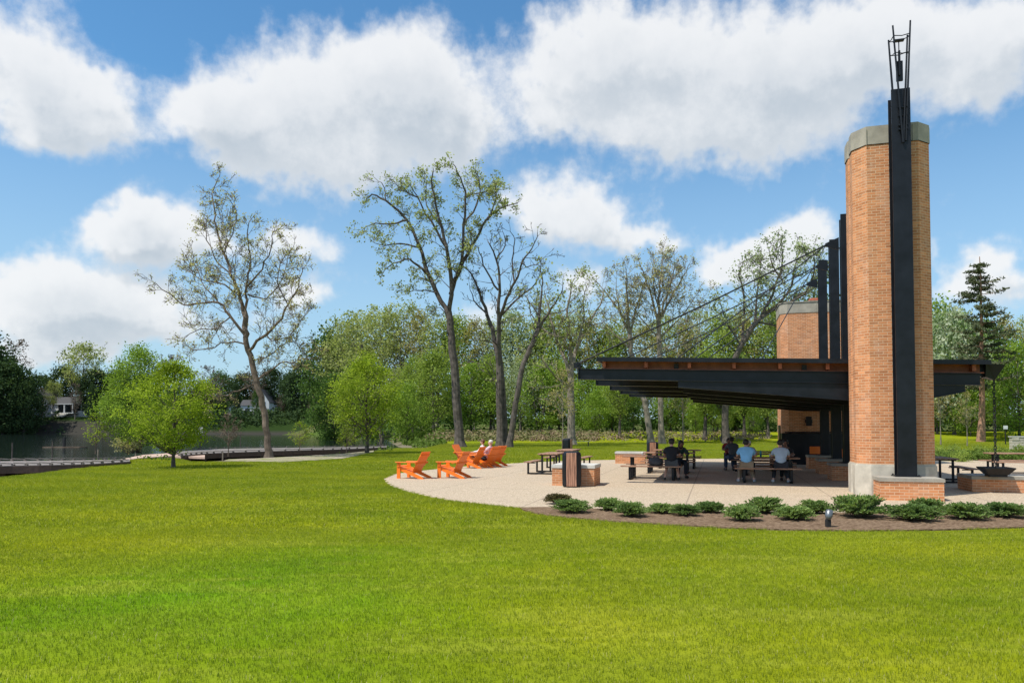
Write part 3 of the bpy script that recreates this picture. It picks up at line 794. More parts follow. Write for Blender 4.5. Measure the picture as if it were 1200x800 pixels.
for k, v in enumerate(BV):
    g = MB(); hw = .09
    L0 = 0.0 if k == 0 else .0
    sbox(g, L0, SR - .2, v - hw, v + hw, 3.43, 3.45)
    sbox(g, L0, SR - .2, v - hw, v + hw, 3.13, 3.15)
    sbox(g, L0, SR - .2, v - .02, v + .02, 3.15, 3.43)
    sbox(g, L0, L0 + .02, v - hw, v + hw, 3.15, 3.43)
    g.build('roof_beam', M_black, CN)
    # tapered haunch below the beam
    g = MB(); pr = [(2.9, 3.125, 2.96), (7.6, 3.125, 2.68), (9.1, 3.125, 2.72), (10.2, 3.125, 2.98)]
    for a, b_ in zip(pr[:-1], pr[1:]):
        for (va, vb, za, zb) in ((-.03, .03, 0, 0), (-.10, .10, 0, 1)):
            if zb == 0:
                vs = [(a[0], v+va, zr(a[0], a[2])), (b_[0], v+va, zr(b_[0], b_[2])), (b_[0], v+vb, zr(b_[0], b_[2])), (a[0], v+vb, zr(a[0], a[2])),
                      (a[0], v+va, zr(a[0], a[1])), (b_[0], v+va, zr(b_[0], b_[1])), (b_[0], v+vb, zr(b_[0], b_[1])), (a[0], v+vb, zr(a[0], a[1]))]
            else:
                vs = [(a[0], v+va, zr(a[0], a[2]) - .022), (b_[0], v+va, zr(b_[0], b_[2]) - .022), (b_[0], v+vb, zr(b_[0], b_[2]) - .022), (a[0], v+vb, zr(a[0], a[2]) - .022),
                      (a[0], v+va, zr(a[0], a[2])), (b_[0], v+va, zr(b_[0], b_[2])), (b_[0], v+vb, zr(b_[0], b_[2])), (a[0], v+vb, zr(a[0], a[2]))]
            g.add(vs, [(0,3,2,1), (4,5,6,7), (0,1,5,4), (1,2,6,5), (2,3,7,6), (3,0,4,7)])
    g.build('beam_haunch', M_black, CN)
# purlins and outriggers under the deck
for i in range(9):
    s = .78 + i * 1.22
    if s > SR - .3: s = SR - .35
    g = MB(); sbox(g, s - .045, s + .045, -.10, 13.2, 3.50, 3.66)
    g.build('cedar_purlin', M_cedar, CN)
for s in (2.85, 6.3, 8.2):
    g = MB(); sbox(g, s - .06, s + .06, .02, .14, 3.48, 3.63); g.build('light_box', M_blackm, CN)
g = MB(); sbox(g, SR - .3, SR - .02, .2, 13.3, 3.38, 3.69); g.build('edge_girder', M_black, CN)
g = MB(); sbox(g, -.12, .06, -.11, .11, 3.46, 3.62); g.tube([(-.0, -.13, 3.60), (-.0, .13, 3.60)], .05, 8)
g.build('cable_lug', M_black, CN)
# scupper spout
sp0 = Vector((SR, .35, 0))
g = MB(); z1 = zr(SR, 3.70)
g.add([(SR - .05, .0, z1), (SR + .40, .0, z1 - .03), (SR + .40, .45, z1 - .03), (SR - .05, .45, z1), (SR - .05, .05, z1 - .34), (SR + .18, .12, z1 - .42), (SR + .18, .34, z1 - .42), (SR - .05, .4, z1 - .34)],
      [(0,1,2,3), (4,7,6,5), (0,4,5,1), (1,5,6,2), (2,6,7,3), (3,7,4,0)])
g.build('rain_scupper', M_black, CN)
CNM = frame(RO)
# cables: each from a mast bracket to the outer end and the middle of its beam
clab = ['lowest reaching', 'middle', 'rearmost']
for i in range(3):
    a = ATT[i]
    for j, s in enumerate((.03, 2.9)):
        e = CNM @ Vector((s, BV[i], zr(s, 3.62 if j == 0 else 3.80)))
        g = MB()
        for o_ in ((-.028, .028) if j == 0 and i == 0 else (0,)):
            g.tube([a + DV * o_, a.lerp(e, .5) + DV * o_ - Vector((0, 0, .05)), e + DV * o_], .021, 6)
        lab = f'{"long" if j == 0 else "shorter"} stay cable from the {["highest","middle","lowest"][i]} rear mast to the roof {"tip" if j == 0 else "middle"}'
        tag(g.build('stay_cable', M_cable), lab, 'cable', 'stay cables holding the roof')
g = MB(); a = ATT[0]; e = CNM @ Vector((5.2, BV[0], zr(5.2, 3.8))); g.tube([a, e], .014, 6)
tag(g.build('stay_cable', M_cable), 'steepest stay cable, from the mast beside the tower down to the near roof', 'cable', 'stay cables holding the roof')

# rain chain
ctop = CNM @ Vector((SR + .19, .22, z1 - .42)); 
bowl_z = .43
ch = MB(); n = 26; zt, zb = ctop.z + .02, bowl_z + .16
for i in range(n):
    z = zt + (zb - zt) * (i + .5) / n; hl = (zt - zb) / n * .66
    M_ = Matrix.Translation((ctop.x, ctop.y, z)) @ Matrix.Rotation(PI/2 * (i % 2) + .5, 4, 'Z')
    pts_ = [(math.cos(a_) * .032, 0, math.sin(a_) * hl) for a_ in [2*PI*k/8 for k in range(9)]]
    ch.tube(pts_, .011, 5, caps=False, M=M_)
tag(ch.build('rain_chain', M_blackm), 'black rain chain hanging from the roof spout into the bowl', 'chain')
BW = thing('rain_bowl', 'black flared square rain bowl sitting on the right brick pedestal', 'basin'); at_frame(BW, (ctop.x, ctop.y, bowl_z))
g = MB()
def sq(h, z): return [(-h, -h, z), (h, -h, z), (h, h, z), (-h, h, z)]
lv = [sq(.20, .0), sq(.20, .05), sq(.23, .07), sq(.35, .22), sq(.35, .245), sq(.32, .245), sq(.22, .11)]
vs = [p for l in lv for p in l]; fs = [(3, 2, 1, 0)]
for i in range(len(lv) - 1):
    for k in range(4): fs.append((4*i + k, 4*i + (k+1) % 4, 4*(i+1) + (k+1) % 4, 4*(i+1) + k))
fs.append(tuple(4*(len(lv)-1) + k for k in range(4)))
g.add(vs, fs); g.build('basin', M_black, BW)
# black upright added for the edge of deep shade behind the tower
t_ = thing('shade_upright', 'dark upright added for the deep shade at the left back of the brick tower', 'post'); at_frame(t_, (9.98, 21.3))
g = MB(); g.box((0, 0, 1.5), (.30, .30, 3.0), bev=.01); g.build('shade_shaft', M_black, t_)
g = MB(); g.box((0, 0, .012), (.40, .40, .024)); g.build('base_plate', M_black, t_)  # foot of the upright added for the shade

# --- hearth tower at the back
HT = thing('hearth_tower', 'lower wide brick chimney block with grey cap behind the canopy', 'chimney'); at_frame(HT, (12.68, 33.9))
hp = lambda g_: [(-g_*.4, -g_), (4.6 + g_, -g_), (4.6 + g_, 2.4 + g_), (-.3 - g_, 2.4 + g_), (-.3 - g_, .30 - g_*.4)]
b = MB(); b.prism(hp(0), 0, 6.96); b.build('brick_wall', M_brick, HT)
b = MB(); b.prism(hp(.02), 6.94, 7.42); b.prism(hp(.05), 7.42, 7.46)
for u in (1.25, 2.5, 3.7): b.box((u, -.022, 7.17), (.015, .02, .44))
b.build('stone_cap', M_cap, HT)
b = MB(); b.prism([(1.1, .7), (1.65, .7), (1.65, 1.2), (1.1, 1.2)], 7.46, 7.70); b.prism([(1.05, .65), (1.7, .65), (1.7, 1.25), (1.05, 1.25)], 7.60, 7.70)
b.build('clay_flue', M_flue, HT)
b = MB(); b.box((2.3, -.10, .72), (4.9, .22, 1.40), bev=.01); b.box((-.12, .10, .98), (.42, .5, .9), bev=.01)
b.box((2.3, -.16, 1.47), (5.0, .34, .06), bev=.01)
b.build('steel_counter', M_black, HT)
b = MB(); b.box((.85, -.07, 1.98), (.24, .14, .42), bev=.02); b.box((.85, -.03, 1.98), (.30, .04, .16)); b.build('wall_light', M_blackm, HT)
b = MB(); b.box((-.33, 1.2, 1.35), (.03, .9, .9)); b.build('side_panel', M_black, HT)

# ================================================================== FURNITURE
CHAIRM = M_orange
def make_adirondack(name='lounge_chair'):
    t_ = thing(name, 'x', 'lounge chair')
    # faces local +x, z up; rear legs sweep back to the ground
    for s in (-1, 1):
        g = MB(); y = s * .275
        prof = [(.36, .30), (.40, .38), (.30, .40), (-.50, .08), (-.60, .0), (-.46, .0), (.32, .27)]
        vs = [(x, y - .019, z) for x, z in prof] + [(x, y + .019, z) for x, z in prof]; n = len(prof)
        g.add(vs, [tuple(range(n)), tuple(range(2*n-1, n-1, -1))] + [(i, (i+1) % n, n + (i+1) % n, n + i) for i in range(n)])
        g.build('side_rail', CHAIRM, t_)
        g = MB(); g.box((.36, s * .315, .27), (.13, .035, .54), bev=.004); g.box((.36, s*.335, .47), (.10, .05, .13), bev=.004)
        g.build('front_leg', CHAIRM, t_)
        g = MB(); g.box((.05, s * .34, .555), (.80, .135, .028), bev=.006); g.build('armrest', CHAIRM, t_)
    g = MB()
    for k in range(5):
        s = k / 4; x = .40 - .50 * s; z = .405 - .175 * s + .03 * (s - .5)**2
        g.box((0, 0, 0), (.105, .56, .022), Matrix.Translation((x, 0, z)) @ Matrix.Rotation(-.36, 4, 'Y'), bev=.004)
    g.build('seat', CHAIRM, t_)
    g = MB(); a0 = R(29); bx_, bz_ = -.12, .20
    T = Matrix.Translation((bx_, 0, bz_)) @ Matrix.Rotation(-a0, 4, 'Y')
    for k in range(5):
        y = (k - 2) * .114; L = .80
        g.box((0, y, L/2), (.022, .105, L), T, bev=.004)
    g.box((-.022, 0, .32), (.022, .60, .08), T, bev=.003); g.box((-.022, 0, .05), (.022, .54, .08), T, bev=.003)
    g.box((-.022, 0, .66), (.022, .56, .06), T, bev=.003)
    g.build('backrest', CHAIRM, t_)
    g = MB(); g.box((-.32, 0, .52), (.03, .80, .04), bev=.004); g.build('arm_support', CHAIRM, t_)
    return t_
GC = 'orange lounge chairs on the patio rim'
proto = make_adirondack(); used = []
def place(pr, loc, rz, label, group):
    if not used or pr.name not in used:
        used.append(pr.name); o = pr; o['label'] = label; o['group'] = group
    else: o = copy_tree(pr, None, label, group)
    o.location = (loc[0], loc[1], loc[2] if len(loc) > 2 else .015); o.rotation_euler = (0, 0, rz); return o
fdir = R(180 - 24)      # facing left and slightly away
c1 = P(484, 560.5); c2 = P(531, 560); c3 = P(553.5, 548.5); c4 = P(571.5, 547.5)
place(proto, c1, fdir, 'empty orange lounge chair farthest left on the patio', GC)
place(proto, c2, fdir + .02, 'empty orange lounge chair second from the left, in front of the seated pair', GC)
place(proto, c3, fdir - .02, 'orange lounge chair third from the left, its back hiding a brown-haired person', GC)
place(proto, c4, fdir - .25, 'orange lounge chair carrying the white-haired person', GC)
c5 = P(579, 546.0)
place(proto, c5, fdir - .30, 'orange lounge chair farthest right, just behind the white-haired person', GC)
c6 = P(544, 543.5)
place(proto, c6, R(-30), 'orange lounge chair turned the other way, back edge showing beyond the second chair', GC)
# small side table with cups
sd = P(552, 545.5)
t_ = thing('side_table', 'small orange side table with white cups between the lounge chairs', 'side table', (sd.x, sd.y, .015), .4)
g = MB(); g.box((0, 0, .46), (.45, .45, .03), bev=.005); g.build('tabletop', M_orange, t_)
for a in (-.18, .18):
    for c_ in (-.18, .18):
        g = MB(); g.box((a, c_, .22), (.05, .05, .44)); g.build('leg', M_orange, t_)
g = MB(); g.lathe([(.028, 0), (.038, .11), (.036, .115), (.03, .11)], 12); o = g.build('paper_cup', pbr('cup_white', (.75, .75, .72), .5), smooth=True, loc=(sd.x - .08, sd.y, .492))
tag(o, 'white paper cup standing on the orange side table', 'cup')

def make_table():
    t_ = thing('picnic_table', 'x', 'picnic table')
    g = MB()
    for k in range(5): g.box((0, (k - 2) * .147, .735), (1.93, .14, .04), bev=.004)
    g.build('tabletop', M_ipe, t_)
    for s in (-1, 1):
        g = MB()
        for k in range(2): g.box((0, s * (.74 + (k - .5) * .147), .44), (1.93, .14, .04), bev=.004)
        g.build('bench', M_ipe, t_)
    for s in (-1, 1):
        g = MB(); x = s * .68
        g.box((x, 0, .03), (.07, 1.62, .05), bev=.004)
        for y in (-.26, .26): g.box((x, y, .38), (.07, .06, .70), bev=.004)
        g.box((x, 0, .695), (.07, .70, .04), bev=.004)
        for y in (-.78, .78): g.box((x, y, .21), (.07, .06, .42), bev=.004)
        for y in (-.66, .66): g.box((x, y, .405), (.07, .30, .03), bev=.004)
        g.build('frame', M_black, t_)
    return t_
GT = 'picnic tables with wooden tops and black frames'
tb = make_table()
tabs = []
def table(cx_, cy_, along_r, label):
    rz = -TH if along_r else -TH + PI/2
    o = place(tb, (cx_, cy_), rz, label, GT); tabs.append((cx_, cy_, rz)); return o
q = P(649, 555)
T1 = table(1.52, 27.3, False, 'picnic table nearest the orange chairs, partly hidden by the near litter bin')
T2 = table(2.40, 31.4, False, 'picnic table behind the near litter bin, farther back of the left two')
tc3 = P(763, 563) + RV * 0 + DV * .78
T3 = table(tc3.x, tc3.y, True, 'picnic table where the man in a black shirt sits')
T4 = table(tc3.x + DV.x*3.4 + .30, tc3.y + DV.y*3.4, True, 'empty picnic table right behind the black-shirted man')
T5 = table(tc3.x + DV.x*6.8 + .45, tc3.y + DV.y*6.8, True, 'empty picnic table farthest back in line behind the black-shirted man')
tc6 = P(900, 566.5) + DV * .80
T6 = table(tc6.x, tc6.y, True, 'picnic table in the shade with two blue-shirted men on its near bench')
T7 = table(tc6.x + DV.x*3.5 + .2, tc6.y + DV.y*3.5, True, 'empty picnic table in the shade just behind the blue-shirted men')
T8 = table(8.9 + .55, 29.0, True, 'picnic table in deep shade where a man in dark grey and one in red sit')
T9 = table(13.35, 23.3, False, 'picnic table just right of the brick tower, left of the rain chain')
T10 = table(18.5, 27.2, True, 'picnic table at the right edge behind the rain bowl')

# litter bins
def make_bin():
    t_ = thing('litter_bin', 'x', 'litter bin')
    n = 20; g = MB()
    # rounded shoulder body, black
    def rr(w, d, c_): return [(-w+c_, -d), (w-c_, -d), (w, -d+c_), (w, d-c_), (w-c_, d), (-w+c_, d), (-w, d-c_), (-w, -d+c_)]
    lv = [(.21, 0.0), (.25, .03), (.262, .08), (.268, .5), (.262, .90), (.245, .96), (.20, 1.0), (.12, 1.015)]
    vs = []; fs = []
    for r_, z in lv: vs += [(x, y, z) for x, y in rr(r_, r_ * .96, r_ * .35)]
    for i in range(len(lv) - 1):
        for k in range(8): fs.append((8*i + k, 8*i + (k+1) % 8, 8*(i+1) + (k+1) % 8, 8*(i+1) + k))
    fs.append(tuple(range(7, -1, -1))); fs.append(tuple(8*(len(lv)-1) + k for k in range(8)))
    g.add(vs, fs); g.build('shell', M_black, t_)
    for s in (-1, 1):
        g = MB()
        for k in range(5): g.box(((k - 2) * .058, s * .272, .50), (.054, .022, .94), bev=.006)
        g.build('slat_panel', M_canwood, t_)
    g = MB(); g.box((0, -.01, .985), (.30, .30, .06), bev=.02); g.build('lid', M_blackm, t_)
    return t_
bn = make_bin(); GBN = 'wood-fronted litter bins'
q = P(671, 571.5)
place(bn, (q.x, q.y + .25), -.12, 'nearest litter bin, black with a wooden slat front, before the brick block', GBN)
place(bn, (765.3 / F * 35 - 600 / F * 35, 35.2), -.12, 'litter bin at the back of the patio behind the left tables', GBN)
place(bn, (2.42 + .9, 44.5), PI/2 - .5, 'farthest litter bin, small in the distance above the left picnic tables', GBN)

# orange cafe chairs in the shade
def make_cafe():
    t_ = thing('orange_chair', 'x', 'chair')
    g = MB(); g.box((0, .20, .70), (.46, .03, .32), bev=.01); g.build('backrest', M_orange, t_)
    g = MB(); g.box((0, 0, .44), (.46, .42, .03), bev=.01); g.build('seat', M_orange, t_)
    for a in (-.2, .2):
        for c_ in (-.17, .19):
            g = MB(); g.tube([(a, c_, 0), (a, c_, .54 if c_ > 0 else .44)], .014, 6); g.build('leg', M_black, t_)
    return t_
cf = make_cafe()
q = PD(954.5, 540, 32.2); place(cf, (q.x, q.y), PI - .2, 'orange chair back seen under the roof above the farthest shaded brick block', 'orange chairs in the shade')
q = PD(991, 540, 28.6); place(cf, (q.x, q.y), PI - .2, 'orange chair back in the gap between rear mast and brick tower', 'orange chairs in the shade')

# pale bench on the far lawn
q = P(685, 524.5)
t_ = thing('park_bench', 'pale backless bench on the far lawn behind the picnic tables', 'bench', (q.x, q.y + 4, 0), 0)
g = MB()
for k in range(3): g.box((0, (k - 1) * .15, .45), (1.7, .14, .04), bev=.004)
g.build('seat', pbr('weathered_slat', (.34, .36, .29), .8), t_)
for s in (-1, 1):
    g = MB(); g.box((s * .72, 0, .215), (.06, .4, .43), bev=.004); g.build('leg', M_blackm, t_)

# ground spotlight in the bed
q = P(970.5, 619)
t_ = thing('ground_spotlight', 'small grey bullet spotlight on a black stub among the shrubs', 'spotlight', (q.x, q.y, .028))
g = MB(); g.box((0, 0, .065), (.075, .09, .13), bev=.008); g.build('stub', M_blackm, t_)
g = MB(); T = Matrix.Translation((.01, -.01, .20)) @ Matrix.Rotation(R(20), 4, 'Y') @ Matrix.Rotation(R(-25), 4, 'X')
g.lathe([(.02, -.085), (.048, -.06), (.062, -.01), (.062, .05), (.056, .085), (.05, .08)], 18, T); g.build('lamp_head', M_grey, t_, smooth=True)
g = MB(); g.box((0, 0, .145), (.03, .03, .05)); g.build('bracket', M_blackm, t_)

# ================================================================== TREES
def leaf(mb, c, s, rng, asp=1.0):
    bx, by, bz = rng.gauss(-.35, 1), rng.gauss(-.45, 1), rng.gauss(.65, 1)      # leaf blades tend to face the light
    qx, qy, qz = rng.gauss(0, 1), rng.gauss(0, 1), rng.gauss(0, 1)
    ax, ay, az_ = by*qz - bz*qy, bz*qx - bx*qz, bx*qy - by*qx
    l = math.sqrt(ax*ax + ay*ay + az_*az_) or 1; ax /= l; ay /= l; az_ /= l
    cx, cy, cz = ay*bz - az_*by, az_*bx - ax*bz, ax*by - ay*bx
    l = math.sqrt(cx*cx + cy*cy + cz*cz) or 1; k = s * .5 * asp / l; h = s * .5 * rng.uniform(.7, 1.25)
    b = len(mb.v); x, y, z = c
    mb.v += [(x - ax*h, y - ay*h, z - az_*h), (x + cx*k, y + cy*k, z + cz*k), (x + ax*h, y + ay*h, z + az_*h), (x - cx*k, y - cy*k, z - cz*k)]
    mb.f.append((b, b+1, b+2, b+3)); mb.m.append(0); mb.uv.append([(0, 0)] * 4)
def clump(mb, c, n, spread, s, rng, flat=.75, asp=1.0):
    for _ in range(n):
        leaf(mb, (c[0] + rng.gauss(0, spread), c[1] + rng.gauss(0, spread), c[2] + rng.gauss(0, spread * flat)), s * rng.uniform(.7, 1.3), rng, asp)
def twig(mb, p, d, L, r, lev, rng, tips, up=.12, wig=.28, kids=(3, 5), mi=0, rmin=.006):
    n = 4 if lev > 0 else 3; pts = [p.copy()]; dirs = []
    for i in range(n):
        d = (d + Vector((rng.gauss(0, wig), rng.gauss(0, wig), rng.gauss(0, wig) * .7 + up)) * .55).normalized()
        pts.append(pts[-1] + d * (L / n)); dirs.append(d)
    rad = [max(rmin, r * (1 - .75 * i / n)) for i in range(n + 1)]
    mb.tube(pts, rad, 4 if r > .03 else 3, mi, caps=False)
    if lev > 0:
        for _ in range(rng.randint(*kids)):
            s = rng.uniform(.25, 1.0) * n; i = min(int(s), n - 1); q = pts[i].lerp(pts[i+1], s - i)
            side = dirs[i].cross(Vector((rng.gauss(0, 1), rng.gauss(0, 1), rng.gauss(0, 1)))).normalized()
            dd = (dirs[i] * rng.uniform(.5, 1.0) + side * rng.uniform(.5, .9)).normalized()
            twig(mb, q, dd, L * rng.uniform(.42, .68) * (1 - .25 * s / n), max(rmin, r * .5), lev - 1, rng, tips, up, wig, kids, mi, rmin)
    tips.append(pts[-1]); 
    if lev == 0: tips.append(pts[-2])
def tree_thing(name, label, cat, loc, group=None):
    return thing(name, label, cat, loc, 0, group)
def traced_tree(name, label, D, trunk, limbs, r_base, bark, leafm, leaf_s, leaf_n, spread, seed, tw_len=1.6, tw_step=.7, lev=2, kids=(3, 5), base_z=None, lr=.42, rmin=.010, fan=1.0, leafprob=1.0, stems=()):
    rng = random.Random(seed)
    base = P(*trunk[0]) if base_z is None else PD(trunk[0][0], trunk[0][1], D)
    D = base.y
    t_ = tree_thing(name, label, 'tree', base)
    T = MB(); tips = []
    def world(pl, off0=0, amp=0.0, ph=0.0):
        out = []; L = 0; prev = None
        for i, (x, y) in enumerate(pl):
            w_ = PD(x, y, D)
            if prev is not None: L += (w_ - prev).length
            prev = w_
            dy = off0 + amp * L
            f_ = (D + dy) / D
            out.append(Vector((w_.x * f_, D + dy, EYE + (w_.z - EYE) * f_)) - base)
        return out
    def dens(pts_, n=3):
        o = smooth_poly3(pts_, n); return o
    def flare(pts_, ra, rb, rootflare=False):
        n = len(pts_); rr = [ra + (rb - ra) * (i / (n - 1)) for i in range(n)]
        if rootflare: rr[0] *= 1.55; rr[1] *= 1.12
        return rr
    tp = smooth_poly3([p for p in world(trunk)], 4)
    tp = [p + Vector((rng.gauss(0, .03), rng.gauss(0, .03), 0)) * (1 if 0 < i < len(tp)-1 else 0) for i, p in enumerate(tp)]
    T.tube(tp, flare(tp, r_base, r_base * .72, True), 10, caps=True)
    for st in stems:
        sp2 = smooth_poly3(world(st, .15), 4); T.tube(sp2, flare(sp2, r_base * .8, r_base * .5, True), 9)
    for li, (pl, k) in enumerate(limbs):
        amp = rng.uniform(-.55, .55) if li else .1
        pts_ = smooth_poly3(world(pl, 0, amp), 3)
        pts_ = [p + Vector((rng.gauss(0, .05), rng.gauss(0, .08), rng.gauss(0, .05))) * (1 if i else 0) for i, p in enumerate(pts_)]
        r0 = r_base * k; T.tube(pts_, flare(pts_, r0, max(.018, r0 * .16)), 7, caps=False)
        # side branches
        L = sum((pts_[i+1] - pts_[i]).length for i in range(len(pts_) - 1)); pos_ = L * .16; i = 0; accl = 0
        while pos_ < L:
            while i < len(pts_) - 2 and accl + (pts_[i+1] - pts_[i]).length < pos_: accl += (pts_[i+1] - pts_[i]).length; i += 1
            seg = pts_[i+1] - pts_[i]; q = pts_[i] + seg * min(1, max(0, (pos_ - accl) / max(seg.length, 1e-6)))
            f_ = pos_ / L; dd = seg.normalized()
            side = dd.cross(Vector((rng.gauss(0, 1), rng.gauss(0, 1.0), rng.gauss(0, 1)))).normalized()
            nd = (dd * rng.uniform(.35, .9) + side * rng.uniform(.6, 1.0) * fan).normalized()
            ll = tw_len * rng.uniform(.55, 1.25) * (1.0 - .45 * f_)
            twig(T, q, nd, ll, max(.016, r0 * lr * (1 - .7 * f_)), lev, rng, tips, kids=kids, rmin=rmin)
            pos_ += tw_step * rng.uniform(.6, 1.4)
        twig(T, pts_[-1], (pts_[-1] - pts_[-2]).normalized(), tw_len * .38, .02, lev - 1, rng, tips, kids=kids, rmin=rmin)
    T.build('trunk', bark, t_)
    if leafm is not None and leaf_n > 0:
        Lm = MB()
        for tp_ in tips:
            if rng.random() < leafprob: clump(Lm, tp_, rng.randint(max(1, leaf_n - 1), leaf_n + 1), spread, leaf_s, rng, .9, .8)
        Lm.build('crown', leafm, t_)
    return t_
def smooth_poly3(pts, n):
    out = []; k = len(pts)
    for i in range(k - 1):
        p0, p1, p2, p3 = pts[max(i-1, 0)], pts[i], pts[i+1], pts[min(i+2, k-1)]
        for q in range(n):
            s = q / n
            out.append(0.5 * ((2*p1) + (-p0 + p2)*s + (2*p0 - 5*p1 + 4*p2 - p3)*s*s + (-p0 + 3*p1 - 3*p2 + p3)*s**3))
    out.append(pts[-1]); return out

# A: tall lakeside tree in bud
traced_tree('budding_tree', 'tall slightly leaning tree in pale bud beside the gravel near the boardwalk', 48,
    [(315, 536), (312, 500), (305, 465), (295, 424), (289, 400), (287, 385)],
    [([(287, 388), (284.5, 365), (279, 343), (271, 321), (262, 299), (255, 275), (251, 251), (249, 227), (255, 206)], .62),
     ([(287, 390), (288, 362), (290, 335), (293, 313), (291, 280), (294, 255)], .5),
     ([(288, 398), (270, 371), (256, 355), (236, 355), (214, 358), (195, 340), (182, 334)], .45),
     ([(291, 412), (311, 391), (326, 379), (337, 356), (350, 335), (355, 312)], .48),
     ([(300, 446), (321, 429), (341, 424), (366, 420)], .34), ([(299, 449), (280, 457), (260, 464), (243, 466)], .30),
     ([(271, 322), (255, 305), (243, 280), (238, 255)], .24), ([(279, 343), (255, 330), (232, 325), (212, 312)], .26),
     ([(290, 335), (306, 315), (318, 290), (320, 270)], .30), ([(311, 391), (325, 398), (345, 388), (358, 370)], .22),
     ([(289, 404), (268, 400), (240, 410), (222, 408)], .26), ([(290, 345), (310, 350), (330, 330), (338, 305)], .26),
     ([(262, 299), (272, 275), (276, 250), (270, 235)], .2), ([(270, 371), (255, 385), (235, 385), (215, 395)], .22),
     ([(256, 355), (236, 330), (225, 305)], .2), ([(337, 356), (325, 330), (333, 300), (345, 290)], .2), ([(295, 424), (320, 415), (335, 400), (352, 402)], .2)],
    .19, M_barkb, L_bud, .095, 3, .12, 11, tw_len=1.6, tw_step=.40, lev=2, kids=(4, 6), leafprob=.30, rmin=.010, lr=.30)
# B: tall cottonwood in young leaf
traced_tree('cottonwood_tree', 'tallest dark-trunked tree in young leaf, standing behind the orange chairs', 63,
    [(539, 523.7), (536, 480), (532, 430), (528.5, 395), (525.5, 365)],
    [([(526, 368), (512, 343), (499, 314), (492, 290), (476, 258), (452, 236), (436, 229), (428, 236)], .55),
     ([(502, 322), (490, 311), (474, 304), (456, 312), (446, 327)], .30),
     ([(526, 366), (529, 333), (525, 300), (518, 267), (511, 240), (506, 212), (507, 196)], .52),
     ([(528, 345), (534, 327), (541, 304), (543, 264), (545, 232), (540, 209), (530, 192)], .48),
     ([(536, 322), (543, 306), (557, 281), (571, 257), (586, 245), (606, 238)], .46),
     ([(571, 257), (580, 240), (579, 214)], .24), ([(523, 290), (505, 260), (489, 231), (479, 216)], .3),
     ([(476, 258), (460, 262), (440, 262), (425, 268)], .24), ([(489, 231), (470, 222), (462, 212)], .16),
     ([(543, 264), (558, 240), (562, 215), (556, 200)], .24), ([(518, 267), (500, 240), (500, 215)], .2), ([(452, 236), (450, 220), (440, 210)], .14),
     ([(492, 290), (470, 285), (450, 287), (437, 283)], .22), ([(545, 232), (565, 225), (590, 222)], .18), ([(526, 372), (515, 360), (505, 368)], .14),
     ([(511, 343), (490, 340), (475, 345)], .16)],
    .40, M_bark, L_olive, .17, 4, .20, 12, tw_len=1.9, tw_step=.65, lev=2, kids=(3, 5), leafprob=.42, rmin=.012, lr=.32)
# C: almost bare twin-trunk tree
traced_tree('bare_tree', 'almost bare twin-trunked tree right of the tallest dark-trunked tree', 63,
    [(587, 523.7), (586, 480), (585, 435), (583, 405)],
    [([(584, 420), (578, 392), (571, 369), (562, 345), (553, 322), (546, 312)], .62),
     ([(585, 430), (585, 390), (584.5, 360), (585, 332), (582, 304), (572, 282)], .62),
     ([(585, 375), (594, 350), (603, 332), (612, 309), (624, 291), (630, 273)], .42),
     ([(585, 372), (608, 349), (628, 332), (632, 318)], .32), ([(603, 332), (600, 305), (604, 282), (597, 268)], .24),
     ([(571, 369), (556, 352), (550, 335)], .24), ([(584, 340), (570, 318), (562, 296), (556, 285)], .26),
     ([(612, 309), (622, 312), (640, 300)], .18), ([(582, 304), (592, 288), (588, 270)], .2), ([(586, 460), (575, 440), (565, 420)], .14)],
    .36, M_bark, L_olive, .2, 1, .15, 13, tw_len=2.0, tw_step=.8, lev=2, kids=(2, 4), leafprob=.10, rmin=.016, stems=([(592, 523.9), (591, 490), (588, 440), (584, 400)],))
# D: leaning tree
traced_tree('leaning_tree', 'slender dark tree leaning right, next to the bare twin-trunked tree', 63,
    [(597, 524), (603, 484), (610, 440), (618, 415), (626.5, 397)],
    [([(624, 402), (631, 378), (634, 350), (636, 330), (634, 314)], .6), ([(628, 394), (642, 368), (655, 348), (660, 330)], .5),
     ([(632, 372), (622, 355), (615, 345)], .3), ([(642, 368), (655, 366), (668, 360)], .25)],
    .26, M_bark, L_olive, .22, 2, .2, 14, tw_len=1.8, tw_step=.8, lev=2, kids=(2, 4), leafprob=.4, rmin=.014)
# E: spreading tree before the roof corner
traced_tree('spreading_tree', 'grey spreading tree in thin leaf right at the left tip of the canopy', 82,
    [(669.5, 521), (669, 480), (668.5, 447), (669, 428)],
    [([(669, 440), (659, 415), (650, 392), (644, 365), (638, 342)], .55), ([(669, 432), (678, 405), (690, 380), (703, 357), (709, 335)], .55),
     ([(669, 430), (668, 400), (664, 370), (668, 345), (672, 325)], .5), ([(650, 392), (635, 385), (622, 365), (618, 345)], .3), ([(690, 380), (700, 380), (716, 372)], .25),
     ([(678, 405), (684, 375), (683, 350), (690, 330)], .3), ([(664, 450), (650, 440), (635, 420), (622, 412)], .25), ([(668, 460), (655, 452), (640, 455)], .15)],
    .40, M_barkp, L_olive, .20, 3, .28, 15, tw_len=2.6, tw_step=.75, lev=2, kids=(3, 5), leafprob=.40, rmin=.018)
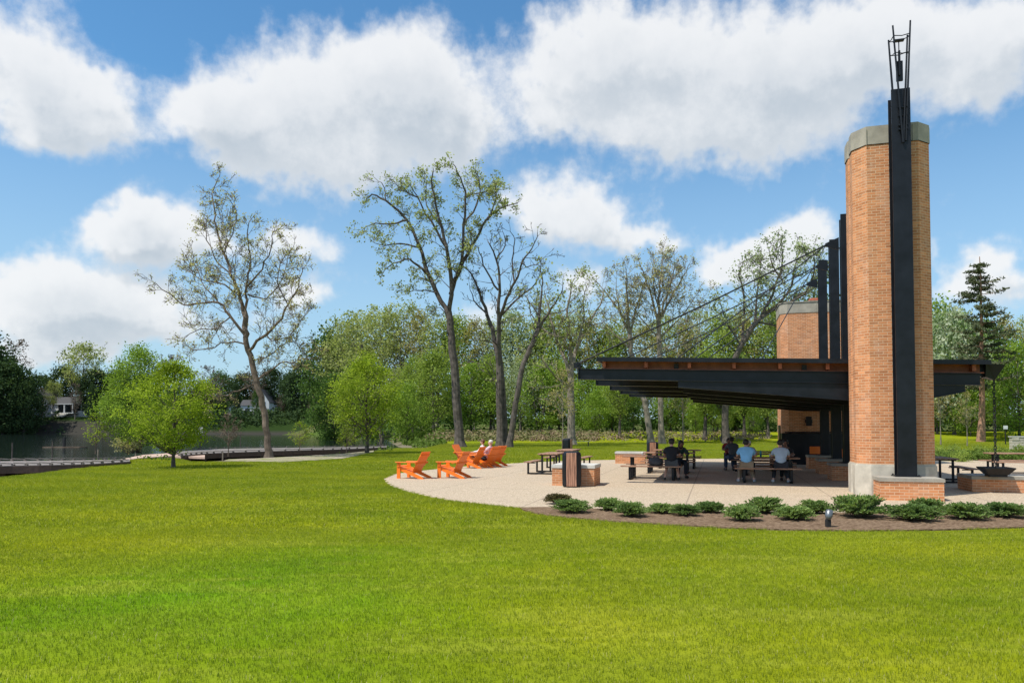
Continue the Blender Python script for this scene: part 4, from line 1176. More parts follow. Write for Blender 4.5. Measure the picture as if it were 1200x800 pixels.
# F, G, H: pale sycamores behind the roof
traced_tree('sycamore_tree', 'fan-shaped budding tree above the middle of the canopy roof, right of its twin', 84,
    [(776, 520), (774, 470), (773, 430), (772, 385), (772, 368)],
    [([(772, 378), (764, 350), (756, 325), (750, 308)], .5), ([(772, 370), (773, 340), (776, 315), (777, 298)], .5), ([(772, 375), (786, 350), (800, 325), (809, 308)], .5),
     ([(773, 372), (782, 345), (789, 320), (791, 303)], .4), ([(772, 395), (750, 372), (738, 350)], .3), ([(773, 395), (798, 372), (818, 342)], .35), ([(773, 368), (766, 335), (765, 310)], .35), ([(773, 410), (795, 400), (815, 380)], .25)],
    .30, M_barkp, L_bud, .17, 2, .2, 16, tw_len=2.4, tw_step=.45, lev=2, kids=(4, 6), leafprob=.28, rmin=.018)
traced_tree('sycamore_tree', 'budding tree with pale crooked trunk left of the fan-shaped one above the roof', 84,
    [(763, 520), (758, 485), (754, 465), (746, 440), (740, 412), (737, 385)],
    [([(738, 392), (727, 366), (712, 346), (701, 333)], .5), ([(738, 390), (735, 355), (735, 330), (733, 312)], .5), ([(738, 395), (746, 360), (753, 338), (757, 325)], .4), ([(741, 412), (720, 390), (705, 374)], .3), ([(727, 366), (722, 345), (722, 325)], .3)],
    .32, M_barkp, L_bud, .17, 2, .2, 17, tw_len=2.2, tw_step=.5, lev=2, kids=(4, 5), leafprob=.28, rmin=.018)
traced_tree('sycamore_tree', 'broad pale-leafed tree behind the cables, left of the rear masts', 92,
    [(852, 520), (850, 480), (855, 440), (868, 405), (888, 375)],
    [([(886, 380), (905, 345), (918, 303), (914, 284)], .5), ([(888, 376), (922, 345), (932, 312), (937, 288)], .5), ([(870, 402), (872, 350), (866, 322), (872, 305)], .4),
     ([(884, 382), (888, 340), (892, 300)], .4), ([(900, 365), (942, 345), (955, 312), (952, 290)], .4), ([(930, 350), (960, 330), (975, 302)], .35), ([(868, 405), (848, 370), (842, 345)], .3), ([(918, 330), (905, 310), (900, 290)], .3),
     ([(890, 378), (930, 385), (960, 370)], .3)],
    .36, M_bark, L_sage, .22, 3, .3, 18, tw_len=2.6, tw_step=.7, lev=2, kids=(3, 5), leafprob=.55, rmin=.02)

# ---- generated tree kinds, each mesh shared by its copies
def gen_tree(name, seed, H, cb, Rx, shape, n_cl, n_lf, cl_r, lf, tr, leafm, bark, Ry=None, stems=1, lean=0.0, inner=.35, limb_n=40, flat=.75, droop=0.0, twigs=0):
    rng = random.Random(seed)
    t_ = thing(name, 'x', 'tree')
    T = MB(); Lm = MB()
    paths = []
    for s in range(stems):
        a = rng.uniform(0, 2*PI); o_ = Vector((math.cos(a), math.sin(a), 0)) * (0.0 if stems == 1 else tr * 2.0)
        out_ = Vector((math.cos(a), math.sin(a), 0)) * (0.0 if stems == 1 else Rx * .35)
        pts_ = []
        for i in range(8):
            f_ = i / 7
            pts_.append(o_ + out_ * f_ + Vector((lean * f_ * f_ * H + rng.gauss(0, .012 * H * (f_ if i else 0)), rng.gauss(0, .012 * H * (f_ if i else 0)), H * (.93 if shape != 'round' else .8) * f_)))
        T.tube(pts_, [tr * (1.5 if i == 0 else 1) * (1 - .88 * i / 7) / (1 if stems == 1 else 1.4) for i in range(8)], 8)
        paths.append(pts_)
    zc0, zc1 = cb * H, H
    def prof(f_):
        if shape == 'egg': return math.sin(PI * min(1, max(0, f_)) ** .8) ** .7
        if shape == 'round': return math.sqrt(max(0, 1 - (2*f_ - 1)**2))
        if shape == 'cone': return (1 - f_) ** .8 * (1 if f_ > .06 else .6)
        if shape == 'column': return .45 + .55 * math.sin(PI * f_) ** .6 if 0 < f_ < 1 else .3
        if shape == 'vase': return .35 + .65 * math.sin(PI * min(1, f_ * .95 + .02)) ** .8 * (0.5 + .5 * f_)
    lumps = [(rng.uniform(0, 2*PI), rng.uniform(.1, 1), rng.uniform(.72, 1.22)) for _ in range(9)]
    for k in range(n_cl):
        f_ = rng.random() ** .9; a = rng.uniform(0, 2*PI)
        rr = Rx * prof(f_) * (inner + (1 - inner) * rng.random() ** .5)
        for la, lf_, lw in lumps:
            da = abs((a - la + PI) % (2*PI) - PI)
            if da < .7 and abs(f_ - lf_) < .18: rr *= lw
        c = Vector((rr * math.cos(a) + lean * (zc0 + f_ * (zc1 - zc0)), rr * math.sin(a), zc0 + f_ * (zc1 - zc0) - droop * rr))
        if k < limb_n:
            pth = paths[k % len(paths)]
            zt = max(.12 * H, c.z - rr * rng.uniform(.5, 1.1) - .04 * H); zt = min(zt, pth[-1].z * .97)
            s = zt / pth[-1].z * 7; i = min(6, int(s)); q = pth[i].lerp(pth[i+1], s - i)
            r0 = max(.012, tr * (1 - .88 * s / 7) * .42)
            mid = q.lerp(c, .5) + Vector((rng.gauss(0, .06) * rr, rng.gauss(0, .06) * rr, -.05 * rr))
            T.tube([q, q.lerp(mid, .5) + Vector((0, 0, -.01 * H)), mid, mid.lerp(c, .6) + Vector((0, 0, .02*H)), c], [r0, r0*.8, r0*.6, r0*.4, r0*.2], 4, caps=False)
            for _ in range(twigs):
                tt = []; twig(T, mid.lerp(c, rng.uniform(0, 1)), (c - q).normalized() + Vector((rng.gauss(0, .6), rng.gauss(0, .6), rng.gauss(0, .5))), rr * .45 + .25, r0 * .3, 1, rng, tt, kids=(2, 4), rmin=max(.006, lf * .06))
                for p in tt:
                    if rng.random() < .6: clump(Lm, p, 2, lf * .5, lf, rng)
        w_ = rng.uniform(.6, 1.35)
        clump(Lm, c, int(n_lf * w_), cl_r * w_, lf, rng, flat, .85)
    T.build('trunk', bark, t_); 
    if Lm.f: Lm.build('crown', leafm, t_)
    return t_
ORD = ['first', 'second', 'third', 'fourth', 'fifth', 'sixth', 'seventh', 'eighth', 'ninth', 'tenth', 'eleventh', 'twelfth', 'thirteenth', 'fourteenth', 'fifteenth', 'sixteenth', 'seventeenth', 'eighteenth', 'nineteenth', 'twentieth']
def plant(pr, H0, loc, H, rz, label, group=None, wide=1.0):
    global used
    o = pr if pr.name not in used else copy_tree(pr)
    if pr.name not in used: used.append(pr.name)
    o['label'] = label
    if group: o['group'] = group
    s = H / H0; o.location = loc; o.rotation_euler = (0, 0, rz); o.scale = (s * wide, s * wide, s); return o

# near ornamental trees
tA = gen_tree('maple_tree', 31, 4.35, .19, 1.85, 'egg', 210, 62, .19, .085, .068, L_spring, M_bark, limb_n=80, inner=.25, twigs=0)
q = P(203, 548); plant(tA, 4.35, (q.x, q.y, 0), 4.35, .4, 'small spring-green tree with a thin dark trunk alone on the left lawn')
tB = gen_tree('linden_tree', 32, 6.25, .19, 2.25, 'egg', 150, 62, .27, .12, .10, L_spring, M_bark, limb_n=80, inner=.25)
q = P(430, 531); plant(tB, 6.25, (q.x, q.y, 0), 6.3, 1.0, 'round pale-green tree with dark trunk at the lawn edge, left of the orange chairs', wide=1.05)
tC = gen_tree('cypress_tree', 33, 7.0, .08, 2.5, 'egg', 210, 85, .30, .11, .10, L_bright, M_bark, limb_n=60, stems=3, inner=.35)
q = PD(160, 531, 50); plant(tC, 7.0, (q.x, q.y, q.z), 7.0, 0, 'bright green multi-stemmed tree directly behind the small spring-green tree')
# saplings
def sap(name, seed, H, Rx, leafm, n, lf, bark=M_barkb, cb=.3): return gen_tree(name, seed, H, cb, Rx, 'egg', 34, n, Rx*.16, lf, .022 * H / 2.4 + .008, leafm, bark, limb_n=34, inner=.3, twigs=2)
s1 = sap('sapling', 41, 2.5, .75, L_spring, 9, .075)
for px, D, H, lab in ((112, 49, 2.55, 'yellow-green sapling behind the left end of the boardwalk'), (351, 51.5, 2.1, 'green sapling right of the tall leaning tree by the boardwalk'), (406, 52, 1.9, 'small green sapling left of the round pale-green tree')):
    q = PD(px, 531.5 if px < 200 else 531, D); plant(s1, 2.5, (q.x, q.y, max(-.35, q.z)), H, px, lab, 'saplings by the boardwalk')
s2 = sap('bare_sapling', 42, 2.5, .62, L_twig, 3, .05)
q = P(267.5, 533.5); plant(s2, 2.5, (q.x, q.y, -.05), 2.5, 0, 'brown leafless sapling left of the tall leaning tree')
s3 = gen_tree('young_tree', 43, 6.0, .38, 1.2, 'egg', 40, 10, .2, .10, .05, L_rust, M_barkp, limb_n=40, inner=.2, twigs=2)
q = P(659.5, 526); plant(s3, 6.0, (q.x, q.y, 0), 6.1, 0, 'thin young tree with brownish leaves above the left picnic tables', 'young trees on the far lawn')
for px, D, H, lab in ((1102, 70, 6.6, 'young tree with pale trunk right beside the brick tower'), (1133, 66, 4.8, 'young brownish tree in the bed left of the rain chain'), (800, 76, 8.5, 'slim pale-stemmed young tree below the middle of the canopy')):
    q = PD(px, 500, D); plant(s3, 6.0, (q.x, q.y, 0), H, px, lab, 'young trees on the far lawn')

# wood behind the lawn
K = {}
K['olive'] = [gen_tree('woodland_tree', 51 + i, 18, .20, 3.2, 'column', 120, 40, .62, .27, .24, L_olive, M_barkp, limb_n=90, inner=.2, twigs=1) for i in range(2)]
K['rust'] = [gen_tree('woodland_tree', 54, 18, .25, 3.7, 'egg', 110, 30, .65, .26, .24, L_rust, M_barkp, limb_n=90, inner=.2, twigs=1)]
K['sage'] = [gen_tree('woodland_tree', 56, 16, .18, 4.0, 'egg', 130, 48, .75, .29, .24, L_sage, M_bark, limb_n=50, inner=.3)]
K['mid'] = [gen_tree('woodland_tree', 58 + i, 15, .15, 4.1, 'egg', 140, 60, .72, .27, .22, L_mid, M_bark, limb_n=50, inner=.3) for i in range(2)]
K['bright'] = [gen_tree('woodland_tree', 61 + i, 10, .10, 3.7, 'egg', 125, 60, .58, .24, .15, L_bright, M_bark, limb_n=50, inner=.3, stems=1 + i) for i in range(2)]
K['deep'] = [gen_tree('woodland_tree', 64, 16, .10, 4.6, 'egg', 130, 60, .85, .40, .26, L_deep, M_bark, limb_n=50, inner=.3)]
K['lofty'] = [gen_tree('woodland_tree', 72, 12, .36, 3.2, 'egg', 110, 55, .62, .25, .30, L_mid, M_bark, limb_n=70, inner=.2)]
K['dark'] = [gen_tree('shore_tree', 66 + i, 20, .06, 7.0, 'round', 150, 60, 1.25, .62, .35, L_cloudshade, M_bark, limb_n=40, inner=.3) for i in range(2)]
K['bare'] = [gen_tree('shore_tree', 69, 20, .25, 5.5, 'vase', 70, 5, .9, .35, .32, L_twig, M_barkp, limb_n=70, inner=.2, twigs=3)]
K['oak'] = [gen_tree('shore_tree', 70, 24, .45, 8.0, 'round', 85, 26, 1.0, .55, .42, L_olive, M_bark, limb_n=85, inner=.15, twigs=1)]
H0 = dict(lofty=12, olive=18, rust=18, sage=16, mid=15, bright=10, deep=16, dark=20, bare=20, oak=24)
DESC = dict(lofty='thick-trunked tree', olive='olive-green feathery tree', rust='rusty-leafed tree', sage='silvery green tree', mid='mid-green full tree', bright='bright green bushy tree', deep='deep green dense tree', dark='dark massive tree', bare='grey leafless tree', oak='tall open-crowned tree')
def row(items, where, group):
    cnt = {}
    for it in items: cnt[it[3]] = cnt.get(it[3], 0) + 1
    seen = {}; rng = random.Random(len(items) * 7 + 3)
    for it in sorted(items, key=lambda a: a[0]):
        px, top, D, k = it[:4]; wide = it[4] if len(it) > 4 else 1.0
        gx = (px - 600) / F * D; gz = ground_h(gx, D)
        H = EYE + (HOR - top) / F * D - gz
        i = seen.get(k, 0); seen[k] = i + 1
        lab = (ORD[i] + ' ' if cnt[k] > 1 else '') + DESC[k] + (' from the left' if cnt[k] > 1 else '') + ', ' + where
        pr = K[k][i % len(K[k])]
        plant(pr, H0[k], (gx, D, gz - .1), H, rng.uniform(0, 6.28), lab, group, wide)
back = [(384, 388, 150, 'deep', .8), (402, 370, 145, 'olive'), (424, 366, 138, 'olive', 1.1), (447, 360, 132, 'olive', 1.1), (470, 357, 128, 'olive'), (492, 366, 126, 'rust'), (512, 372, 124, 'olive', 1.1), (533, 372, 124, 'mid'),
        (556, 374, 122, 'rust'), (578, 378, 122, 'olive'), (600, 368, 120, 'sage'), (622, 372, 120, 'olive'), (645, 366, 120, 'mid'), (668, 370, 120, 'olive'), (690, 372, 120, 'rust'), (712, 384, 120, 'mid'),
        (734, 372, 120, 'olive'), (757, 380, 120, 'rust', 1.2), (780, 372, 120, 'olive'), (802, 380, 120, 'rust', 1.2), (824, 358, 120, 'olive'), (846, 372, 118, 'mid'), (868, 366, 118, 'rust', 1.1), (890, 362, 118, 'olive'), (915, 356, 116, 'mid'),
        (940, 352, 116, 'olive'), (965, 345, 116, 'deep')]
row(back, 'back row of the wood', 'trees of the wood behind the lawn')
mid_ = [(392, 440, 128, 'deep'), (415, 428, 122, 'mid'), (462, 430, 112, 'olive'), (484, 420, 104, 'mid'), (508, 412, 100, 'mid', 1.2), (552, 428, 104, 'bright', 1.1), (575, 418, 106, 'mid'), (610, 420, 104, 'sage'), (632, 428, 102, 'bright'),
        (655, 425, 104, 'mid'), (690, 440, 100, 'bright', 1.1), (716, 430, 103, 'bright'), (742, 436, 103, 'mid'), (786, 440, 104, 'bright'), (812, 425, 103, 'mid'), (838, 440, 101, 'bright', 1.1), (862, 420, 104, 'deep'), (888, 426, 100, 'mid'), (912, 436, 98, 'olive')]
row(mid_, 'front row of the wood', 'trees of the wood behind the lawn')
front_ = [(478, 452, 92, 'bright', 1.1), (700, 458, 95, 'bright'), (735, 452, 95, 'deep', .9), (815, 462, 93, 'bright', .8), (850, 458, 92, 'mid', .8), (880, 468, 90, 'bright', .8)]
front_ += [(726, 425, 84, 'lofty', .8), (826, 415, 82, 'lofty'), (847, 420, 80, 'lofty', .9), (872, 425, 86, 'lofty', .9), (900, 430, 84, 'lofty', .8)]
row(front_, 'at the lawn edge', 'trees of the wood behind the lawn')
right = [(1095, 358, 105, 'bright', .9), (1118, 362, 118, 'rust'), (1150, 378, 112, 'deep'), (1178, 372, 120, 'rust'), (1205, 374, 118, 'olive'), (1240, 370, 118, 'mid'),
         (1098, 430, 92, 'mid'), (1136, 445, 88, 'bright', .8), (1194, 405, 84, 'bright', .9), (1225, 420, 84, 'mid'), (1166, 445, 95, 'olive'), (1125, 455, 96, 'deep'), (1080, 420, 100, 'mid')]
row(right, 'right of the brick tower', 'trees right of the tower')
# white-blossoming tree and pine at the right
wt = gen_tree('blossom_tree', 81, 8, .15, 3.6, 'round', 130, 50, .6, .28, .15, L_white, M_bark, limb_n=50, inner=.3)
gx = (1118 - 600) / F * 90; plant(wt, 8, (gx, 90, ground_h(gx, 90)), EYE + (HOR - 380) / F * 90, 0, 'tree dotted with white blossom above the right end of the roof', wide=.62)
rng = random.Random(9)
pn = thing('pine_tree', 'tall dark pine with bare pinkish trunk against the sky at the right', 'tree')
D = 79; gx = (1153 - 600) / F * D; gz = ground_h(gx, D); pn.location = (gx, D, gz); H = EYE + (HOR - 296) / F * D - gz
T = MB(); N_ = MB()
path = [Vector((-.35 + .35 * (i/9)**.6 + rng.gauss(0, .04), rng.gauss(0, .05), H * .985 * i / 9)) for i in range(10)]
T.tube(path, [.36 * (1 - .9 * i / 9) * (1.3 if i == 0 else 1) for i in range(10)], 9)
z = .30
while z < .985:
    n = 5 if z < .9 else 4; L0 = 5.6 * (1 - z) ** .70 * (1.0 if z > .5 else .75)
    for k in range(n):
        a = rng.uniform(0, 2*PI); L = L0 * rng.uniform(.55, 1.2) + .25
        p0 = path[0].lerp(path[-1], 0) ; i_ = min(8, int(z * 9)); p0 = path[i_].lerp(path[i_+1], z * 9 - i_)
        e = p0 + Vector((math.cos(a) * L, math.sin(a) * L, L * rng.uniform(-.05, .22)))
        m_ = p0.lerp(e, .5) - Vector((0, 0, .08 * L)); T.tube([p0, m_, e], [.05, .03, .012], 4, caps=False)
        for j in range(int(8 + L * 7)):
            s = rng.uniform(.22, 1.03); c = (p0.lerp(m_, s * 2) if s < .5 else m_.lerp(e, s * 2 - 1)) + Vector((rng.gauss(0, .10 * L * (1.15-s)), rng.gauss(0, .10 * L * (1.15-s)), rng.gauss(0, .10)))
            clump(N_, c, 4, .20, .34, rng, .30, .40)
    z += rng.uniform(.026, .046)
T.build('trunk', M_barkpine, pn); N_.build('crown', L_pine, pn)

# far shore
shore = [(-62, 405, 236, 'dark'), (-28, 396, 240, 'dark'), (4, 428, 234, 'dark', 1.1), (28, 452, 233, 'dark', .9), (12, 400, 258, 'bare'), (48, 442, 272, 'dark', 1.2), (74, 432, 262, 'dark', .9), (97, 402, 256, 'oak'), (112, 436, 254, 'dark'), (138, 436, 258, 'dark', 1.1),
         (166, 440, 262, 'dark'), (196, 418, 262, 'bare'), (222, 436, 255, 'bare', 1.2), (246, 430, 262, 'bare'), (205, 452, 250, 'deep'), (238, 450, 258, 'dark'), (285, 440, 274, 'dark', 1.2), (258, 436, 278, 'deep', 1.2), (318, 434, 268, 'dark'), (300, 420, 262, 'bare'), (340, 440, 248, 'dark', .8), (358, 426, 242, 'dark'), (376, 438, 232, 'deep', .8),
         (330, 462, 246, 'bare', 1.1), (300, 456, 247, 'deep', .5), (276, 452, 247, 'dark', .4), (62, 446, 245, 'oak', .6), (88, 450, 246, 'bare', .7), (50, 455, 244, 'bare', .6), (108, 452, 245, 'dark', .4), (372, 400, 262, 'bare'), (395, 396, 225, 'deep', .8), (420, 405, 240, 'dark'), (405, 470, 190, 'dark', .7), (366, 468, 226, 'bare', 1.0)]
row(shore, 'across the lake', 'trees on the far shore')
# lumps of understorey: nobody could count these
rng = random.Random(77); U = MB()
for i in range(520):
    px = rng.uniform(380, 1230); D = rng.uniform(103, 116)
    if px < 455: D = rng.uniform(128, 150)
    gx = (px - 600) / F * D; gz = ground_h(gx, D)
    clump(U, (gx, D, gz + rng.uniform(.2, 3.2)), 26, .8, .42, rng, .7)
tag(U.build('undergrowth', L_deep), kind='stuff')
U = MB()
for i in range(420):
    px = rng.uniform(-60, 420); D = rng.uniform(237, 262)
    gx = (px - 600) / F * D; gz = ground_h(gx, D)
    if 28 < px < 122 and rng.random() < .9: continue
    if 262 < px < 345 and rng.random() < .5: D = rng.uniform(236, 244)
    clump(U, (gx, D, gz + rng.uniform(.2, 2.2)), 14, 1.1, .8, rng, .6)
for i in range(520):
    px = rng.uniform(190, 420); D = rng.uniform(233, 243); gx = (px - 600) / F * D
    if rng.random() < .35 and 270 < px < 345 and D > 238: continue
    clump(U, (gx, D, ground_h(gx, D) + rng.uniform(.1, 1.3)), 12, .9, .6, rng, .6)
tag(U.build('shore_thicket', L_cloudshade), kind='stuff')
U = MB()
for i in range(5200):          # dry ground cover strip behind the lawn
    px = rng.uniform(500, 900); D = rng.uniform(80, 92)
    if px > 700 and rng.random() < .75: continue
    gx = (px - 600) / F * D; gz = ground_h(gx, D)
    clump(U, (gx, D, gz + rng.uniform(0, .40)), 4, .22, .22, rng, .5)
tag(U.build('dry_ground_cover', L_pinkbr), kind='stuff')
U = MB()
for i in range(2600):
    px = rng.uniform(380, 520); D = rng.uniform(72, 100)
    gx = (px - 600) / F * D
    if inpoly(gx, D, LAKE) or gx < -14: continue
    clump(U, (gx, D, ground_h(gx, D) + rng.uniform(0, .5)), 3, .2, .28, rng, .5)
for i in range(2200):
    px = rng.uniform(1080, 1215); D = rng.uniform(38, 46); gx = (px - 600) / F * D
    clump(U, (gx, D, rng.uniform(0, .30)), 4, .10, .11, rng, .5)
for i in range(1600):
    px = rng.uniform(-20, 460); L_ = None
    gx = (px - 600) / F * 50; D = rng.uniform(52, 60) if px > 200 else rng.uniform(38, 58); gx = (px - 600) / F * D
    if inpoly(gx, D, LAKE) or inpoly(gx, D, PATH): continue
    clump(U, (gx, D, ground_h(gx, D) + rng.uniform(0, .18)), 3, .12, .13, rng, .5)
tag(U.build('ground_cover', L_cover), kind='stuff')
# pale shrub by the path
t_ = thing('pale_shrub', 'pale yellowish shrub at the foot of the bright green tree', 'shrub', (PD(150, 533, 49).x, 49, -.1)); T = MB(); Lm = MB(); tips = []
for k in range(46):
    a = rng.uniform(0, 2*PI); twig(T, Vector((0, 0, 0)), Vector((math.cos(a)*.8, math.sin(a)*.8, .75)).normalized(), rng.uniform(.7, 1.4), .012, 1, rng, tips, kids=(2, 4))
for p in tips: clump(Lm, p, 3, .06, .09, rng)
T.build('stem', M_barkp, t_); Lm.build('foliage', L_bud, t_)
t_ = thing('lake_shrub', 'green shrub below the right side of the small spring-green tree', 'shrub', (PD(196, 533, 52).x, 52, -.2)); T = MB(); Lm = MB(); tips = []
for k in range(40):
    a = rng.uniform(0, 2*PI); twig(T, Vector((0, 0, 0)), Vector((math.cos(a)*.6, math.sin(a)*.6, .9)).normalized(), rng.uniform(.6, 1.2), .012, 1, rng, tips, kids=(2, 4))
for p in tips: clump(Lm, p, 4, .07, .09, rng)
T.build('stem', M_barkb, t_); Lm.build('foliage', L_mid, t_)

# junipers along the mulch bed
def juniper(name, seed, mat, up=.35):
    rng = random.Random(seed); t_ = thing(name, 'x', 'shrub'); T = MB(); Lm = MB()
    for k in range(230):
        a = rng.uniform(0, 2*PI); e = rng.uniform(.10, 1.35) ; L = rng.uniform(.36, .45) * (math.cos(e) + .72 * math.sin(e)) / (1.0 if e < .3 else 1.08)
        d = Vector((math.cos(a) * math.cos(e), math.sin(a) * math.cos(e), math.sin(e) * .8 + .05)).normalized()
        p = Vector((rng.gauss(0, .03), rng.gauss(0, .03), .02)); e_ = p + d * L + Vector((0, 0, .06 * L)); m_ = p.lerp(e_, .5) + Vector((0, 0, .05))
        T.tube([p, m_, e_], [.008, .006, .003], 3, caps=False)
        for j in range(34):
            s = rng.uniform(.25, 1.04); c = (p.lerp(m_, s*2) if s < .5 else m_.lerp(e_, s*2 - 1))
            dd = (d * .8 + Vector((rng.gauss(0, .5), rng.gauss(0, .5), rng.gauss(0, .4) + .25))).normalized() * rng.uniform(.035, .07)
            sd_ = dd.cross(Vector((rng.gauss(0, 1), rng.gauss(0, 1), rng.gauss(0, 1)))).normalized() * .0095
            c = c + Vector((rng.gauss(0, .012),) * 3)
            Lm.add([c - sd_, c + dd * .5 - sd_ * 1.4, c + dd, c + dd * .5 + sd_ * 1.4, c + sd_], [(0, 1, 2, 3, 4)])
    T.build('stem', M_barkb, t_); Lm.build('foliage', mat, t_); return t_
J = [juniper('juniper_shrub', 91 + i, L_jun) for i in range(3)]; JB = juniper('juniper_shrub', 95, L_junb)
JL = [(655, 592, 30, JB, 'brownish juniper tuft at the left end of the mulch bed'), (671, 603, 40, 0, 'green juniper at the left end of the bed, in front of the brownish one'),
      (716, 600, 34, 1, 'juniper left of a larger overlapping one, third along the bed'), (742, 608, 38, 2, 'juniper overlapping its left neighbour, below the brick block and bin'),
      (777, 604, 30, 1, 'juniper left beside the brown-hearted one in the bed'), (805, 607, 34, 2, 'juniper below the man in black, second of a touching pair'), (835, 603, 34, 0, 'juniper with a pointed top, single, below the shaded tables'),
      (874, 613, 40, 2, 'juniper low in the bed, in front of the blue-shirted men'), (901, 604, 42, 1, 'juniper at the patio edge below the grey-blue-shirted man'), (936, 612, 42, 0, 'juniper immediately left of the small spotlight'),
      (961, 604, 36, 1, 'juniper immediately behind the small spotlight'), (1015, 609, 58, 2, 'wide juniper between the spotlight and the brick pedestal'), (1079, 613, 52, 0, 'juniper in front of the right corner of the mast pedestal'), (1093, 604, 40, 1, 'juniper half hidden behind the one at the mast pedestal'),
      (1140, 611, 50, 1, 'rounded juniper below the rain bowl pedestal'), (1187, 609, 46, 2, 'juniper cut by the right edge of the picture')]
rng = random.Random(4)
for px, by, w_, k, lab in JL:
    pr = k if not isinstance(k, int) else J[k]
    q = P(px, by); H_ = w_ * q.y / F / .80
    o = pr if pr.name not in used else copy_tree(pr)
    used.append(pr.name); o['label'] = lab; o['group'] = 'junipers in the mulch bed'
    o.location = (q.x, q.y + .22, .03); o.rotation_euler = (0, 0, rng.uniform(0, 6.28)); s = H_ / 1.0 * .90; o.scale = (s * 1.04, s * 1.04, s * rng.uniform(.68, .88))
# shrubs in the rear bed at the right
rs = gen_tree('bed_shrub', 99, .7, .02, .65, 'round', 40, 30, .12, .075, .02, L_mid, M_barkb, limb_n=20)
rs['category'] = 'shrub'
for i, (px, by, H) in enumerate([(1098, 535, .55), (1118, 534.5, .6), (1150, 534, .55), (1172, 538, .6), (1196, 535, .6), (1126, 541, .5)]):
    q = P(px, by); plant(rs, .7, (q.x, q.y, 0), H, i, f'low green shrub in the bed behind the right picnic tables, {ORD[i] if i < 5 else "frontmost"}{" from the left" if i < 5 else ""}', 'low shrubs in the rear bed')

# ================================================================== BOARDWALKS, SIGNS, HOUSES
def boardwalk(label, fr, bk, posts, zt=.12):
    t_ = thing('boardwalk', label, 'boardwalk')
    A = [P(x, y, zt) for x, y in fr]; B = [P(x, y, zt) for x, y in bk]
    A = smooth_poly3(A, 4); B = smooth_poly3(B, 4)
    g = MB(); n = len(A)
    vs = [tuple(p) for p in A] + [tuple(p) for p in B] + [(p.x, p.y, zt - .05) for p in A] + [(p.x, p.y, zt - .05) for p in B]
    fs = [(i, i+1, n+i+1, n+i) for i in range(n-1)] + [(2*n+i+1, 2*n+i, 3*n+i, 3*n+i+1) for i in range(n-1)] + [(2*n+i, 2*n+i+1, i+1, i) for i in range(n-1)] + [(n+i, n+i+1, 3*n+i+1, 3*n+i) for i in range(n-1)]
    g.add(vs, fs); g.build('decking', M_deck, t_)
    for nm, L_, s in (('fascia', A, -1), ('fascia', B, 1)):
        g = MB()
        for i in range(n - 1):
            d = (L_[i+1] - L_[i]).normalized(); o_ = Vector((d.y, -d.x, 0)) * .03 * (1 if s < 0 else -1)
            g.bar(L_[i] + o_ - Vector((0, 0, .17)), L_[i+1] + o_ - Vector((0, 0, .17)), .05, .30)
        g.build(nm, M_deckside, t_)
        g = MB()
        for i in range(n - 1):
            d = (L_[i+1] - L_[i]).normalized(); o_ = Vector((-d.y, d.x, 0)) * .10 * (1 if s < 0 else -1)
            g.bar(L_[i] + o_ + Vector((0, 0, .11)), L_[i+1] + o_ + Vector((0, 0, .075)), .08, .035)
            g.box(L_[i] + o_ + Vector((0, 0, .03)), (.10, .10, .06))
        g.build('kerb_rail', M_deck, t_)
    for k in posts:
        i = int(k * (n - 1))
        for L_ in (A,):
            g = MB(); p = L_[i]; g.box((p.x + .0, p.y + .18, zt - .45), (.16, .16, .80)); g.build('pile', M_deckside, t_)
    return t_
boardwalk('straight low boardwalk with dark fascia at the left edge, over gravel', [(-190, 560), (-60, 548.5), (0, 545.8), (60, 544.6), (110, 543.2), (152, 540.5)], [(-190, 546), (-60, 541), (0, 540), (60, 539.4), (110, 538.6), (152, 537.6)], [.15, .3, .4, .5, .58, .66, .74, .84])
boardwalk('curved low boardwalk running behind the tall leaning tree to the lawn corner', [(212, 533.6), (232, 531.8), (262, 530.2), (320, 528.3), (380, 526.7), (420, 525.3), (453, 523.6)], [(206, 529.0), (232, 526.8), (262, 525.6), (320, 524.6), (380, 523.8), (420, 523.0), (453, 522.0)], [.1, .22, .35, .48, .6, .72, .85, .97])
def sign(label, px, D, top, w, h, face, postm, ph=None):
    base = PD(px, 500, D); gz = ground_h(base.x, D); t_ = thing('sign_post', label, 'sign', (base.x, D, gz))
    zt = PD(px, top, D).z - gz
    g = MB(); g.box((0, 0, zt/2), (.07, .07, zt)); g.build('post', postm, t_)
    g = MB(); g.box((0, -.05, zt - h/2), (w, .02, h), bev=.004); g.build('panel', face, t_)
sign('small white sign on a dark post by the lake, right of the small spring-green tree', 235.5, 55, 500.5, .34, .5, M_signw, M_blackm)
sign('small white sign on a post in the distance right of the rain chain', 1178, 72, 498.5, .42, .34, M_signw, M_blackm)
for px, D, H, lab in ((261.5, 45.5, .55, 'short wooden stake left of the bare sapling'), (115.5, 48, .62, 'short pale wooden stake beside the yellow-green sapling'), (159.5, 44, .5, 'short wooden stake at the edge of the brick-coloured path')):
    q = PD(px, 500, D); g = MB(); gz = max(-.36, ground_h(q.x, D)); g.box((q.x, q.y, gz + H/2), (.07, .07, H)); tag(g.build('wooden_stake', MATS['pale_bark']), lab, 'stake', 'wooden stakes')
for px, D, H, lab in ((15, 48, .9, 'thin post of the shoreline, farthest left'), (62, 50, .95, 'thin post of the shoreline left of the floating mat'), (282, 66, 1.5, 'thin post in the lake left of the tall leaning tree'), (443, 62, .8, 'thin post beside the far end of the curved boardwalk')):
    q = PD(px, 500, D); g = MB(); g.box((q.x, q.y, -.7 + (H + .5)/2), (.06, .06, H + .5)); tag(g.build('shore_post', M_bark), lab, 'post', 'shoreline posts')
